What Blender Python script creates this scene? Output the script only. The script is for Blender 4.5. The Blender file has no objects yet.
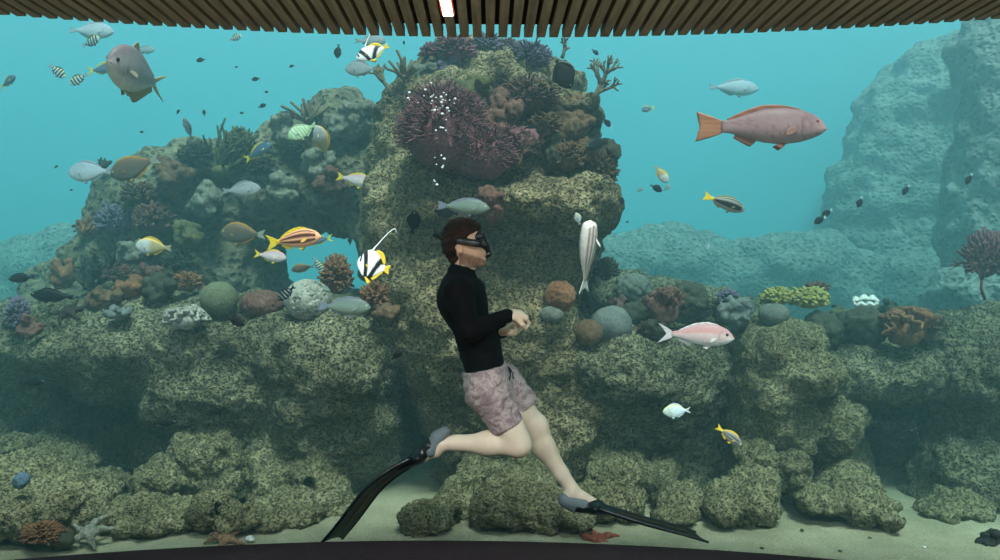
import bpy, math, random
import numpy as np
from mathutils import Matrix, Vector
random.seed(7)
RNG = np.random.RandomState(11)
SC = bpy.context.scene
COL = SC.collection
F_PX, CAM_Z = 750.0, 1.27

# ------------------------------------------------------------------ helpers
def at(px, py, d):
    return np.array([(px - 500.0) / F_PX * d, d, CAM_Z - (py - 280.0) / F_PX * d])

def lin(c):
    c = np.asarray(c, float) / 255.0
    return np.where(c <= 0.04045, c / 12.92, ((c + 0.055) / 1.055) ** 2.4)

def rgba(c):
    l = lin(c)
    return (float(l[0]), float(l[1]), float(l[2]), 1.0)

def mk(name, parts, mat, parent=None, smooth=True, cols=None):
    """parts: list of (V, F) or (V, [F1, F2]); one mesh object"""
    Vs, loops, tot, off = [], [], [], 0
    for V, F in parts:
        V = np.asarray(V, float)
        for f in (F if isinstance(F, list) else [F]):
            f = np.asarray(f, int)
            if f.size == 0: continue
            loops.append((f + off).ravel()); tot.append(np.full(len(f), f.shape[1]))
        Vs.append(V); off += len(V)
    V = np.concatenate(Vs); L = np.concatenate(loops); T = np.concatenate(tot)
    me = bpy.data.meshes.new(name)
    me.vertices.add(len(V)); me.vertices.foreach_set('co', V.astype(np.float32).ravel())
    me.loops.add(len(L)); me.loops.foreach_set('vertex_index', L.astype(np.int32))
    me.polygons.add(len(T))
    me.polygons.foreach_set('loop_start', np.concatenate([[0], np.cumsum(T)[:-1]]).astype(np.int32))
    me.polygons.foreach_set('use_smooth', np.full(len(T), smooth))
    me.update(calc_edges=True); me.validate()
    if cols is not None:
        a = me.color_attributes.new('Col', 'FLOAT_COLOR', 'POINT')
        c = np.ones((len(V), 4), np.float32); c[:, :3] = cols
        a.data.foreach_set('color', c.ravel())
    if mat is not None: me.materials.append(mat)
    o = bpy.data.objects.new(name, me); COL.objects.link(o)
    if parent is not None: o.parent = parent
    return o

def tag(o, label=None, cat=None, group=None, kind=None):
    if label: o['label'] = label
    if cat: o['category'] = cat
    if group: o['group'] = group
    if kind: o['kind'] = kind
    return o

def empty(name, loc=(0, 0, 0)):
    o = bpy.data.objects.new(name, None); COL.objects.link(o)
    o.location = [float(v) for v in loc]; o.empty_display_size = .05
    return o

def recenter(o, loc):
    """move the origin of a top-level mesh to loc, geometry unmoved"""
    n = len(o.data.vertices); c = np.empty(n * 3, np.float32)
    o.data.vertices.foreach_get('co', c); c = c.reshape(-1, 3) - np.asarray(loc, np.float32)
    o.data.vertices.foreach_set('co', c.ravel()); o.data.update()
    o.location = [float(v) for v in loc]
    return o

# ------------------------------------------------------------------ noise
def _h(ix, iy, iz, seed):
    n = (ix * 374761393 + iy * 668265263 + iz * 2147483647 * 3 + seed * 144665) & 0xffffffff
    n = ((n ^ (n >> 13)) * 1274126177) & 0xffffffff
    n = ((n ^ (n >> 16)) * 2246822519) & 0xffffffff
    return ((n ^ (n >> 13)) & 0xffffff) / float(0xffffff)

def vnoise(P, s, seed=0):
    Q = np.asarray(P, float) * s + 1000.0
    I = np.floor(Q).astype(np.int64); f = Q - I; f = f * f * (3 - 2 * f)
    r = 0
    for dx in (0, 1):
        for dy in (0, 1):
            for dz in (0, 1):
                w = (f[:, 0] if dx else 1 - f[:, 0]) * (f[:, 1] if dy else 1 - f[:, 1]) * (f[:, 2] if dz else 1 - f[:, 2])
                r = r + w * _h(I[:, 0] + dx, I[:, 1] + dy, I[:, 2] + dz, seed)
    return r * 2 - 1

def fbm(P, s, o=3, seed=0):
    a, r, t = 1.0, 0, 0
    for k in range(o):
        r = r + a * vnoise(P, s * 2 ** k, seed + k * 17); t += a; a *= .5
    return r / t

def worley(P, s, seed=0):
    Q = np.asarray(P, float) * s + 1000.0
    I = np.floor(Q).astype(np.int64); best = np.full(len(Q), 9.0)
    for dx in (-1, 0, 1):
        for dy in (-1, 0, 1):
            for dz in (-1, 0, 1):
                J = I + np.array([dx, dy, dz])
                c = np.stack([J[:, k] + _h(J[:, 0], J[:, 1], J[:, 2], seed + 31 * k) for k in range(3)], 1)
                best = np.minimum(best, ((c - Q) ** 2).sum(1))
    return np.sqrt(best)

def normals(V, F):
    n = np.zeros_like(V)
    a, b, c, d = (V[F[:, k]] for k in range(4))
    fn = np.cross(c - a, d - b)
    for k in range(4): np.add.at(n, F[:, k], fn)
    return n / (np.linalg.norm(n, axis=1, keepdims=True) + 1e-12)

# ------------------------------------------------------------------ blended solids
# primitive: dict(t='e', c, r, rot) or dict(t='c', a, b, ra, rb, sy); k blend; sub; cut=[(point, normal)]
def E(c, r, k=None, rot=None, **kw): return dict(t='e', c=np.asarray(c, float), r=np.asarray(r, float), k=k, rot=rot, **kw)
def C(a, b, ra, rb, k=None, sy=1.0, **kw): return dict(t='c', a=np.asarray(a, float), b=np.asarray(b, float), ra=ra, rb=rb, k=k, sy=sy, **kw)

def solid(prims, vox, k=.05, warp=0, warp_s=3, seed=0):
    lo, hi = np.full(3, 1e9), np.full(3, -1e9); bb = []
    for p in prims:
        kk = k if p['k'] is None else p['k']
        if p['t'] == 'e':
            R = max(p['r']) if p['rot'] is not None else p['r']
            l, h = p['c'] - R, p['c'] + R
        else:
            R = max(p['ra'], p['rb']) * np.array([1, p['sy'], 1])
            l, h = np.minimum(p['a'], p['b']) - R, np.maximum(p['a'], p['b']) + R
        m = kk * 1.2 + abs(warp) + 2 * vox
        bb.append((l - m, h + m))
        if not p.get('sub'): lo = np.minimum(lo, l - m); hi = np.maximum(hi, h + m)
    N = np.ceil((hi - lo) / vox).astype(int) + 1
    f = np.full(N, 10.0, np.float32)
    for p, (l, h) in zip(prims, bb):
        kk = k if p['k'] is None else p['k']
        i0 = np.maximum(np.floor((l - lo) / vox).astype(int), 0); i1 = np.minimum(np.ceil((h - lo) / vox).astype(int) + 1, N)
        if (i1 <= i0).any(): continue
        X = (lo[0] + np.arange(i0[0], i1[0]) * vox)[:, None, None]
        Y = (lo[1] + np.arange(i0[1], i1[1]) * vox)[None, :, None]
        Z = (lo[2] + np.arange(i0[2], i1[2]) * vox)[None, None, :]
        if p['t'] == 'e':
            x, y, z = X - p['c'][0], Y - p['c'][1], Z - p['c'][2]
            if p['rot'] is not None:
                M = np.array(p['rot'])           # rows: local axes
                x, y, z = (M[j, 0] * x + M[j, 1] * y + M[j, 2] * z for j in range(3))
            r = p['r']
            k0 = np.sqrt((x / r[0]) ** 2 + (y / r[1]) ** 2 + (z / r[2]) ** 2)
            k1 = np.sqrt((x / r[0] ** 2) ** 2 + (y / r[1] ** 2) ** 2 + (z / r[2] ** 2) ** 2) + 1e-9
            d = k0 * (k0 - 1) / k1
            d = np.where(k0 < 1e-3, -min(r), d)
        else:
            a, b = p['a'], p['b']; sy = p['sy']; ba = (b - a) * np.array([1, 1 / sy, 1])
            x, y, z = X - a[0], (Y - a[1]) / sy, Z - a[2]
            t = np.clip((x * ba[0] + y * ba[1] + z * ba[2]) / (ba @ ba + 1e-12), 0, 1)
            d = np.sqrt((x - t * ba[0]) ** 2 + (y - t * ba[1]) ** 2 + (z - t * ba[2]) ** 2) - (p['ra'] + (p['rb'] - p['ra']) * t)
        for q, n in p.get('cut', []):
            n = np.asarray(n, float); n = n / np.linalg.norm(n)
            d = np.maximum(d, (X - q[0]) * n[0] + (Y - q[1]) * n[1] + (Z - q[2]) * n[2])
        s = tuple(slice(i0[j], i1[j]) for j in range(3)); g = f[s]
        if p.get('sub'):
            hh = np.maximum(kk - np.abs(-d - g), 0) / kk; f[s] = np.maximum(g, -d) + hh * hh * kk * .25
        else:
            hh = np.maximum(kk - np.abs(d - g), 0) / kk; f[s] = np.minimum(g, d) - hh * hh * kk * .25
    if warp:
        near = np.argwhere(np.abs(f) < abs(warp) * 1.6 + vox * 2)
        P = lo + near * vox
        f[near[:, 0], near[:, 1], near[:, 2]] += warp * fbm(P, warp_s, 3, seed)
    f[0], f[-1], f[:, 0], f[:, -1], f[:, :, 0], f[:, :, -1] = 9, 9, 9, 9, 9, 9
    return nets(f, lo, vox)

def nets(f, lo, vox):
    ins = f < 0; c = [slice(0, -1), slice(1, None)]
    cnt = sum(ins[c[a], c[b], c[d]].astype(np.int8) for a in (0, 1) for b in (0, 1) for d in (0, 1))
    cells = np.argwhere((cnt > 0) & (cnt < 8))
    idx = np.full(cnt.shape, -1, np.int64); idx[cells[:, 0], cells[:, 1], cells[:, 2]] = np.arange(len(cells))
    acc = np.zeros((len(cells), 3)); num = np.zeros(len(cells))
    corners = [(a, b, d) for a in (0, 1) for b in (0, 1) for d in (0, 1)]
    fv = {q: f[cells[:, 0] + q[0], cells[:, 1] + q[1], cells[:, 2] + q[2]] for q in corners}
    for q in corners:
        for ax in range(3):
            if q[ax]: continue
            w = list(q); w[ax] = 1; w = tuple(w)
            a, b = fv[q], fv[w]; m = (a < 0) != (b < 0)
            t = np.where(m, a / np.where(m, a - b, 1), 0)
            p = np.tile(np.array(q, float), (len(cells), 1)); p[:, ax] += t
            acc[m] += p[m]; num += m
    V = lo + (cells + acc / num[:, None]) * vox
    Fs = []
    for ax in range(3):
        u, v = (ax + 1) % 3, (ax + 2) % 3
        s0 = [slice(None)] * 3; s1 = [slice(None)] * 3; s0[ax] = slice(0, -1); s1[ax] = slice(1, None)
        A, B = ins[tuple(s0)], ins[tuple(s1)]
        e = np.argwhere(A != B)
        ok = (e[:, u] > 0) & (e[:, v] > 0) & (e[:, u] < f.shape[u] - 1) & (e[:, v] < f.shape[v] - 1); e = e[ok]
        q = []
        for du, dv in ((-1, -1), (0, -1), (0, 0), (-1, 0)):
            w = e.copy(); w[:, u] += du; w[:, v] += dv
            q.append(idx[w[:, 0], w[:, 1], w[:, 2]])
        q = np.stack(q, 1)
        flip = ~A[e[:, 0], e[:, 1], e[:, 2]]
        q[flip] = q[flip][:, ::-1]
        Fs.append(q)
    F = np.concatenate(Fs); F = F[(F >= 0).all(1)]
    return V, F

def rough(V, F, amps, seed=0):
    """push the surface in and out along its normals: list of (kind, scale, amplitude)"""
    for j, (kind, s, a) in enumerate(amps):
        n = normals(V, F)
        if kind == 'f': h = fbm(V, s, 3, seed + j)
        elif kind == 'b': h = .55 - worley(V, s, seed + j)                    # rounded lumps
        elif kind == 'p': h = np.minimum(worley(V, s, seed + j), .45) / .45 - 1   # pits
        elif kind == 'r': h = 1 - 2 * np.abs(fbm(V, s, 2, seed + j)) * 2          # ridges
        V = V + n * (h * a)[:, None]
    return V

# ------------------------------------------------------------------ tubes and small shapes
def tube(pts, rad, sides=6, caps=True, squash=None):
    pts = np.asarray(pts, float); n = len(pts)
    rad = np.full(n, float(rad)) if np.isscalar(rad) else np.asarray(rad, float)
    T = np.gradient(pts, axis=0); T /= np.linalg.norm(T, axis=1, keepdims=True) + 1e-12
    up = np.array([0, 0, 1.0]) if abs(T[0, 2]) < .9 else np.array([1.0, 0, 0])
    V = []; u = np.cross(T[0], up); u /= np.linalg.norm(u)
    for i in range(n):
        u = u - T[i] * (u @ T[i]); u /= np.linalg.norm(u) + 1e-12; w = np.cross(T[i], u)
        th = np.arange(sides) * 2 * math.pi / sides
        a, b = (1, 1) if squash is None else squash
        V.append(pts[i] + rad[i] * (a * np.cos(th)[:, None] * u + b * np.sin(th)[:, None] * w))
    V = np.concatenate(V)
    i = np.arange(n - 1)[:, None] * sides; j = np.arange(sides)[None, :]
    q = np.stack([i + j, i + (j + 1) % sides, i + sides + (j + 1) % sides, i + sides + j], -1).reshape(-1, 4)
    F = [q]
    if caps: F.append(np.stack([np.arange(sides)[::-1], (n - 1) * sides + np.arange(sides)]))
    return V, F

def box(lo, hi):
    lo, hi = np.asarray(lo, float), np.asarray(hi, float)
    V = np.array([[hi[0] if i & 1 else lo[0], hi[1] if i & 2 else lo[1], hi[2] if i & 4 else lo[2]] for i in range(8)])
    return V, np.array([[0, 2, 3, 1], [4, 5, 7, 6], [0, 1, 5, 4], [2, 6, 7, 3], [0, 4, 6, 2], [1, 3, 7, 5]])

def ball(c, r, nu=16, nv=10, M=None):
    r = np.full(3, r) if np.isscalar(r) else np.asarray(r, float)
    th = np.linspace(0, math.pi, nv + 1)[:, None]; ph = np.arange(nu)[None, :] * 2 * math.pi / nu
    P = np.stack([np.sin(th) * np.cos(ph), np.sin(th) * np.sin(ph), np.cos(th) + 0 * ph], -1).reshape(-1, 3) * r
    if M is not None: P = P @ np.asarray(M).T
    i = np.arange(nv)[:, None] * nu; j = np.arange(nu)[None, :]
    F = np.stack([i + j, i + nu + j, i + nu + (j + 1) % nu, i + (j + 1) % nu], -1).reshape(-1, 4)
    return P + np.asarray(c, float), F

def sheet(G, th):
    """thick sheet from a grid of points G[m, n, 3]"""
    m, n = G.shape[:2]
    du = np.gradient(G, axis=0); dv = np.gradient(G, axis=1)
    N = np.cross(du, dv); N /= np.linalg.norm(N, axis=-1, keepdims=True) + 1e-12
    th = np.broadcast_to(np.asarray(th, float), (m, n))[..., None]
    V = np.concatenate([(G + N * th / 2).reshape(-1, 3), (G - N * th / 2).reshape(-1, 3)])
    i = np.arange(m - 1)[:, None] * n; j = np.arange(n - 1)[None, :]
    q = np.stack([i + j, i + j + 1, i + n + j + 1, i + n + j], -1).reshape(-1, 4)
    K = m * n
    rim = np.concatenate([np.arange(n), np.arange(1, m) * n + n - 1, (m - 1) * n + np.arange(n - 2, -1, -1), np.arange(m - 2, 0, -1) * n])
    r2 = np.roll(rim, -1)
    return V, np.concatenate([q[:, ::-1], q + K, np.stack([rim, r2, r2 + K, rim + K], 1)])

# ------------------------------------------------------------------ materials
def mat_new(name):
    m = bpy.data.materials.new(name); m.use_nodes = True
    nt = m.node_tree; b = nt.nodes['Principled BSDF']
    return m, nt, b

def plain(name, c, rough_=.6, metal=0, spec=.3, coat=0, sss=0):
    m, nt, b = mat_new(name)
    b.inputs['Base Color'].default_value = rgba(c); b.inputs['Roughness'].default_value = rough_
    b.inputs['Metallic'].default_value = metal; b.inputs['Specular IOR Level'].default_value = spec
    b.inputs['Coat Weight'].default_value = coat
    return m

def N(nt, typ, **kw):
    n = nt.nodes.new(typ)
    for k, v in kw.items():
        if k in ('operation', 'feature', 'blend_type', 'data_type', 'noise_dimensions', 'attribute_name', 'distance', 'wave_type', 'bands_direction', 'interpolation_type'): setattr(n, k, v)
        else: n.inputs[k.replace('_', ' ')].default_value = v
    return n

def ramp(nt, src, stops):
    r = nt.nodes.new('ShaderNodeValToRGB')
    while len(r.color_ramp.elements) < len(stops): r.color_ramp.elements.new(.5)
    for e, (p, c) in zip(r.color_ramp.elements, stops):
        e.position = p; e.color = c if len(c) == 4 else rgba(c)
    nt.links.new(src, r.inputs[0]); return r

def mottled(name, cols, s1=3, s2=30, bump=.4, rough_=.85, pits=0, pit_s=40, pit_col=(40, 42, 34), pit_amt=.7, bump_d=.02, warp=.0):
    """noise-mottled colour with optional dark pits; coordinates are the object's own"""
    m, nt, b = mat_new(name); L = nt.links.new
    tc = nt.nodes.new('ShaderNodeTexCoord')
    n1 = N(nt, 'ShaderNodeTexNoise', Scale=s1, Detail=6.0, Roughness=.6); L(tc.outputs['Object'], n1.inputs['Vector'])
    k = len(cols)
    r1 = ramp(nt, n1.outputs['Fac'], [(.3 + .4 * i / max(k - 1, 1), c) for i, c in enumerate(cols)])
    n2 = N(nt, 'ShaderNodeTexNoise', Scale=s2, Detail=4.0, Roughness=.65); L(tc.outputs['Object'], n2.inputs['Vector'])
    r2 = ramp(nt, n2.outputs['Fac'], [(.3, (110, 110, 110)), (.7, (255, 255, 255))])
    mx = N(nt, 'ShaderNodeMix', data_type='RGBA', blend_type='MULTIPLY'); mx.inputs[0].default_value = .8
    L(r1.outputs[0], mx.inputs[6]); L(r2.outputs[0], mx.inputs[7]); out = mx.outputs[2]
    h = n2.outputs['Fac']
    if pits:
        nd = N(nt, 'ShaderNodeTexNoise', Scale=pit_s * .8, Detail=2.0); L(tc.outputs['Object'], nd.inputs['Vector'])
        sc = N(nt, 'ShaderNodeVectorMath', operation='SCALE'); sc.inputs['Scale'].default_value = .035
        L(nd.outputs['Color'], sc.inputs[0])
        ad = N(nt, 'ShaderNodeVectorMath', operation='ADD'); L(tc.outputs['Object'], ad.inputs[0]); L(sc.outputs[0], ad.inputs[1])
        vo = N(nt, 'ShaderNodeTexVoronoi', Scale=pit_s); L(ad.outputs[0], vo.inputs['Vector'])
        rp = ramp(nt, vo.outputs['Distance'], [(.20, (0, 0, 0)), (.52, (255, 255, 255))])
        mp = N(nt, 'ShaderNodeMix', data_type='RGBA'); L(rp.outputs[0], mp.inputs[0])
        mp.inputs[6].default_value = rgba(pit_col); L(out, mp.inputs[7])
        fin = N(nt, 'ShaderNodeMix', data_type='RGBA'); fin.inputs[0].default_value = pit_amt
        L(out, fin.inputs[6]); L(mp.outputs[2], fin.inputs[7]); out = fin.outputs[2]
        ma = N(nt, 'ShaderNodeMath', operation='MULTIPLY_ADD'); ma.inputs[1].default_value = .8 * pits
        L(rp.outputs[0], ma.inputs[0]); L(n2.outputs['Fac'], ma.inputs[2]); h = ma.outputs[0]
    L(out, b.inputs['Base Color']); b.inputs['Roughness'].default_value = rough_; b.inputs['Specular IOR Level'].default_value = .15
    bp = N(nt, 'ShaderNodeBump', Strength=bump, Distance=bump_d); L(h, bp.inputs['Height']); L(bp.outputs[0], b.inputs['Normal'])
    return m

def vcol(name, rough_=.45, spec=.35, bump=0, bs=60):
    m, nt, b = mat_new(name)
    a = N(nt, 'ShaderNodeVertexColor'); a.layer_name = 'Col'
    nt.links.new(a.outputs[0], b.inputs['Base Color'])
    b.inputs['Roughness'].default_value = rough_; b.inputs['Specular IOR Level'].default_value = spec
    if bump:
        tc = nt.nodes.new('ShaderNodeTexCoord'); v = N(nt, 'ShaderNodeTexVoronoi', Scale=bs); nt.links.new(tc.outputs['Object'], v.inputs['Vector'])
        bp = N(nt, 'ShaderNodeBump', Strength=bump, Distance=.01); nt.links.new(v.outputs['Distance'], bp.inputs['Height']); nt.links.new(bp.outputs[0], b.inputs['Normal'])
    return m
EXPOSURE = 0.0
VOL_BOUNCES = 1
SKY_C, SKY_S = (225, 238, 245), .4
SUN_E, SUN_C, SUN_TILT, SUN_SIDE, SUN_SOFT = 9.3, (255, 245, 236), 25, 9, 16
TANK_C = (104, 180, 196)
SCAT_C, SCAT_D, SCAT_G = (.42, .785, .91), .10, .4
ABS_C, ABS_D = (.0, .755, .82), .135
WATER_Z = 5.8
FRONT_FILL_E, SLAT_FILL_E = 21, 30
SAND_Z = -.2
# ------------------------------------------------------------------ camera, light, water
cam = bpy.data.objects.new('camera', bpy.data.cameras.new('camera')); COL.objects.link(cam)
cam.location = (0, 0, CAM_Z); cam.rotation_euler = (math.pi / 2, 0, 0)
cam.data.sensor_width = 36; cam.data.lens = 27; cam.data.clip_start = .05; cam.data.clip_end = 200
SC.camera = cam
SC.view_settings.view_transform = 'Standard'; SC.view_settings.look = 'None'
SC.view_settings.gamma = 1; SC.view_settings.use_curve_mapping = False
SC.view_settings.exposure = EXPOSURE
cy = SC.cycles
cy.use_denoising = True; cy.denoiser = 'OPENIMAGEDENOISE'; cy.denoising_prefilter = 'ACCURATE'
cy.max_bounces = 6; cy.diffuse_bounces = 2; cy.glossy_bounces = 2; cy.transmission_bounces = 4
cy.volume_bounces = VOL_BOUNCES; cy.transparent_max_bounces = 12
cy.sample_clamp_indirect = 2; cy.sample_clamp_direct = 20; cy.caustics_reflective = False; cy.caustics_refractive = False
cy.use_adaptive_sampling = False

w = bpy.data.worlds.new('sky'); SC.world = w; w.use_nodes = True
bg = w.node_tree.nodes['Background']; bg.inputs['Color'].default_value = rgba(SKY_C); bg.inputs['Strength'].default_value = SKY_S

def lamp(name, typ, loc, energy, color=(255, 255, 255), rot=(0, 0, 0), **kw):
    l = bpy.data.lights.new(name, typ); l.energy = energy; l.color = tuple(float(x) for x in lin(color))
    for k, v in kw.items(): setattr(l, k, v)
    o = bpy.data.objects.new(name, l); COL.objects.link(o); o.location = loc; o.rotation_euler = rot
    return o
lamp('sun', 'SUN', (0, 6, 8), SUN_E, SUN_C, rot=(math.radians(SUN_TILT), math.radians(SUN_SIDE), 0), angle=math.radians(SUN_SOFT))

WALL_Z = 6.0
def arc(X): return 3.265 - (X - .1) ** 2 / 15.6
def arc_low(X): return 3.265 - (X + .3) ** 2 / 12.6

# ------------------------------------------------------------------ materials of the setting
M_WOOD, nt, b = mat_new('slat wood'); L = nt.links.new
tc = nt.nodes.new('ShaderNodeTexCoord'); mp_ = nt.nodes.new('ShaderNodeMapping'); mp_.inputs['Scale'].default_value = (1, .08, 1); L(tc.outputs['Object'], mp_.inputs[0])
nz = N(nt, 'ShaderNodeTexNoise', Scale=60.0, Detail=4.0); L(mp_.outputs[0], nz.inputs['Vector'])
r = ramp(nt, nz.outputs['Fac'], [(.3, (92, 88, 72)), (.7, (134, 128, 106))]); L(r.outputs[0], b.inputs['Base Color']); b.inputs['Roughness'].default_value = .6
M_BLACK = plain('black backing', (8, 8, 8), .9)
M_LEDGE = mottled('dark ledge stone', [(34, 30, 33), (46, 41, 45)], 4, 90, .15, .6)
M_ROOM = plain('dark room paint', (30, 30, 32), .8)
M_TANK = plain('pale blue tank paint', TANK_C, .9, spec=0)
M_SAND = mottled('aragonite sand', [(144, 140, 114), (170, 164, 136), (190, 184, 156)], 2.2, 120, .5, .95, bump_d=.012)

# ------------------------------------------------------------------ the viewing room
px_ = []
for i in range(-75, 76):
    x = i * .0552 + .012
    y1 = arc(x) ; s = -.016
    y0 = .2
    V, F = box((x - .0185, y0, 2.326), (x + .0185, y1, 2.366))
    V[:, 0] += (V[:, 1] - 3.26) * s
    px_.append((V, F))
ceil_ = mk('ceiling', px_, M_WOOD, smooth=False); tag(ceil_, kind='structure', label='curved timber slat ceiling edge above the tank window', cat='ceiling')
xs = np.linspace(-4.3, 4.3, 60)
def extrude_outline(front, back_y, z0, z1):
    n = len(front); fr = np.asarray(front)
    V = []
    for z in (z0, z1):
        V += [[x, y, z] for x, y in fr] + [[x, back_y, z] for x, _ in fr]
    V = np.array(V, float); q = []
    K = 2 * n
    for i in range(n - 1):
        q += [[i, i + 1, n + i + 1, n + i], [K + i, K + n + i, K + n + i + 1, K + i + 1], [i, K + i, K + i + 1, i + 1], [n + i, n + i + 1, K + n + i + 1, K + n + i]]
    q += [[0, n, K + n, K], [n - 1, K + n - 1, K + 2 * n - 1, 2 * n - 1]]
    return V, np.array(q)
bk = mk('trim_1', [extrude_outline([(x, arc(x) - .03) for x in xs], -2.6, 2.372, 2.5)], M_BLACK, smooth=False); tag(bk, kind='structure', label='black void behind the ceiling slats', cat='ceiling')
lg = mk('trim_2', [extrude_outline([(x, arc_low(x)) for x in xs], 1.6, -.45, .136)], M_LEDGE, smooth=False); tag(lg, kind='structure', label='dark curved ledge under the tank window', cat='ledge')
fl = mk('floor', [box((-4.3, -2.6, -.5), (4.3, 1.62, -.4))], M_LEDGE, smooth=False); tag(fl, kind='structure')
for nm, lo, hi in (('wall_left', (-4.4, -2.6, -.4), (-4.3, 2.2, 2.5)), ('wall_right', (4.3, -2.6, -.4), (4.4, 2.2, 2.5)), ('wall_back', (-4.4, -2.7, -.4), (4.4, -2.6, 2.5))):
    tag(mk(nm, [box(lo, hi)], M_ROOM, smooth=False), kind='structure')
# outer tank walls, and the water
xg = np.linspace(-4.3, 4.3, 60)
M_GLASS, nt, b = mat_new('tank glass'); L = nt.links.new; nt.nodes.remove(b)
tr = nt.nodes.new('ShaderNodeBsdfTransparent'); tr.inputs[0].default_value = (.97, .99, .985, 1)
gl = nt.nodes.new('ShaderNodeBsdfGlossy'); gl.inputs['Roughness'].default_value = .02
fr_ = nt.nodes.new('ShaderNodeFresnel'); fr_.inputs['IOR'].default_value = 1.015
mxs = nt.nodes.new('ShaderNodeMixShader'); L(fr_.outputs[0], mxs.inputs[0]); L(tr.outputs[0], mxs.inputs[1]); L(gl.outputs[0], mxs.inputs[2]); L(mxs.outputs[0], nt.nodes['Material Output'].inputs[0])
G = np.array([[[x, arc_low(x) * (1 - t) + arc(x) * t + .012, .10 + t * 2.3] for x in xg] for t in (0, .5, 1)])
gw = mk('window_1', [sheet(G, .02)], M_GLASS); tag(gw, kind='structure', label='large curved clear viewing window of the tank', cat='window')
M_WATER, nt, b = mat_new('hazy water'); nt.nodes.remove(b); L = nt.links.new
vs = nt.nodes.new('ShaderNodeVolumeScatter'); va = nt.nodes.new('ShaderNodeVolumeAbsorption'); ad = nt.nodes.new('ShaderNodeAddShader')
vs.inputs['Color'].default_value = (*SCAT_C, 1); vs.inputs['Density'].default_value = SCAT_D; vs.inputs['Anisotropy'].default_value = SCAT_G
va.inputs['Color'].default_value = (*ABS_C, 1); va.inputs['Density'].default_value = ABS_D
L(vs.outputs[0], ad.inputs[0]); L(va.outputs[0], ad.inputs[1]); L(ad.outputs[0], nt.nodes['Material Output'].inputs['Volume'])
xw = np.linspace(-8.97, 8.97, 90)
def wfront(x): return max(arc_low(x), arc(x)) + .03 if abs(x) < 4.3 else max(arc_low(math.copysign(4.3, x)), arc(math.copysign(4.3, x))) + .03
water = mk('water', [extrude_outline([(x, wfront(x)) for x in xw], 11.96, -.35, WATER_Z)], M_WATER, smooth=False); 
import bmesh
bm_ = bmesh.new(); bm_.from_mesh(water.data); bmesh.ops.recalc_face_normals(bm_, faces=bm_.faces); bm_.to_mesh(water.data); bm_.free()
tag(water, kind='structure', label='hazy turquoise water filling the tank', cat='water')
for nm, lo, hi in (('wall_tank_far', (-9.2, 12.0, -.6), (9.2, 12.2, WALL_Z)), ('wall_tank_west', (-9.2, 1.5, -.6), (-9.0, 12.2, WALL_Z)), ('wall_tank_east', (9.0, 1.5, -.6), (9.2, 12.2, WALL_Z))):
    tag(mk(nm, [box(lo, hi)], M_TANK, smooth=False), kind='structure')
# sand
xs = np.linspace(-9, 9, 300); ys = np.linspace(0, 1, 150) ** 1.5
G = np.array([[[x, (arc_low(x) if abs(x) < 4.3 else arc_low(math.copysign(4.3, x))) + .03 + t * 8.6, 0] for x in xs] for t in ys])
P = G.reshape(-1, 3); P[:, 2] = SAND_Z + .03 * fbm(P, 1.2, 3, 5) + .012 * fbm(P, 9, 2, 6) - .01; G = P.reshape(G.shape)
sand = mk('ground_sand', [sheet(G[:, ::-1], .02)], M_SAND); tag(sand, kind='structure', label='pale rippled sand on the tank floor', cat='sand')
# ceiling light
t = empty('ceiling_light', (-.205, 2.7, 2.33)); tag(t, 'small glowing rectangular downlight set between ceiling slats', 'light')
M_LAMP, nt, b = mat_new('lamp glow'); b.inputs['Emission Color'].default_value = rgba((255, 222, 190)); b.inputs['Emission Strength'].default_value = 14; b.inputs['Base Color'].default_value = (1, 1, 1, 1)
M_LFR = plain('lamp housing glow orange', (150, 60, 30), .5)  # orange glow along the lamp's edges, put into the housing colour
mk('diffuser', [box((-.019, -.25, -.016), (.019, .268, -.006))], M_LAMP, t, smooth=False)
mk('housing', [box((-.026, -.26, -.012), (-.019, .275, .03)), box((.019, -.26, -.012), (.026, .275, .03)), box((-.026, .268, -.012), (.026, .275, .03)), box((-.026, -.26, -.006), (.026, .275, .02))], M_LFR, t, smooth=False)
for x, y in ((-1.6, 1.2), (0.1, .9), (1.7, 1.2)):
    lamp('added_front_fill', 'AREA', (x, y, 2.28), FRONT_FILL_E, (252, 252, 255), rot=(math.radians(42), 0, 0), shape='DISK', size=.3, spread=math.radians(100))  # added unseen lamps, put in to light the diver from the front
for x in (-2.2, 0, 2.2):
    lamp('added_slat_fill', 'AREA', (x, .6, .2), SLAT_FILL_E, (255, 235, 205), rot=(math.radians(180), 0, 0), shape='DISK', size=1.2)  # added unseen uplights, only there to brighten the slat ceiling
# ------------------------------------------------------------------ rocks
ROCKC = [(98, 94, 72), (130, 125, 98), (164, 157, 126)]
M_ROCK = mottled('pitted reef rock', ROCKC, 1.6, 26, 1, .95, pits=1, pit_s=54, pit_col=(44, 45, 36), pit_amt=.85, bump_d=.03)
M_ROCKF = mottled('far reef rock', [(88, 84, 68), (130, 122, 98), (164, 154, 126)], 1.3, 14, .8, .95, pits=1, pit_s=16, pit_col=(44, 50, 44), pit_amt=.6, bump_d=.05)
M_ROCKP = mottled('brown crusted pillar rock', [(104, 92, 68), (154, 138, 104), (190, 174, 136)], 1.8, 30, 1, .95, pits=1, pit_s=54, pit_col=(48, 43, 34), pit_amt=.85, bump_d=.03)
M_ROCKH = mottled('haze-tinted far rock', [(126, 130, 124), (150, 154, 146), (172, 174, 164)], 1.3, 14, .8, .95, pits=1, pit_s=16, pit_col=(80, 84, 82), pit_amt=.6, bump_d=.05)  # paler than the near rock: distance haze put into the base colour
M_BOUL = mottled('lumpy boulder rock', [(108, 103, 76), (136, 129, 97), (160, 152, 118)], 4, 40, .9, .95, pits=1, pit_s=60, pit_col=(48, 48, 34), pit_amt=.85, bump_d=.02)

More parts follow.
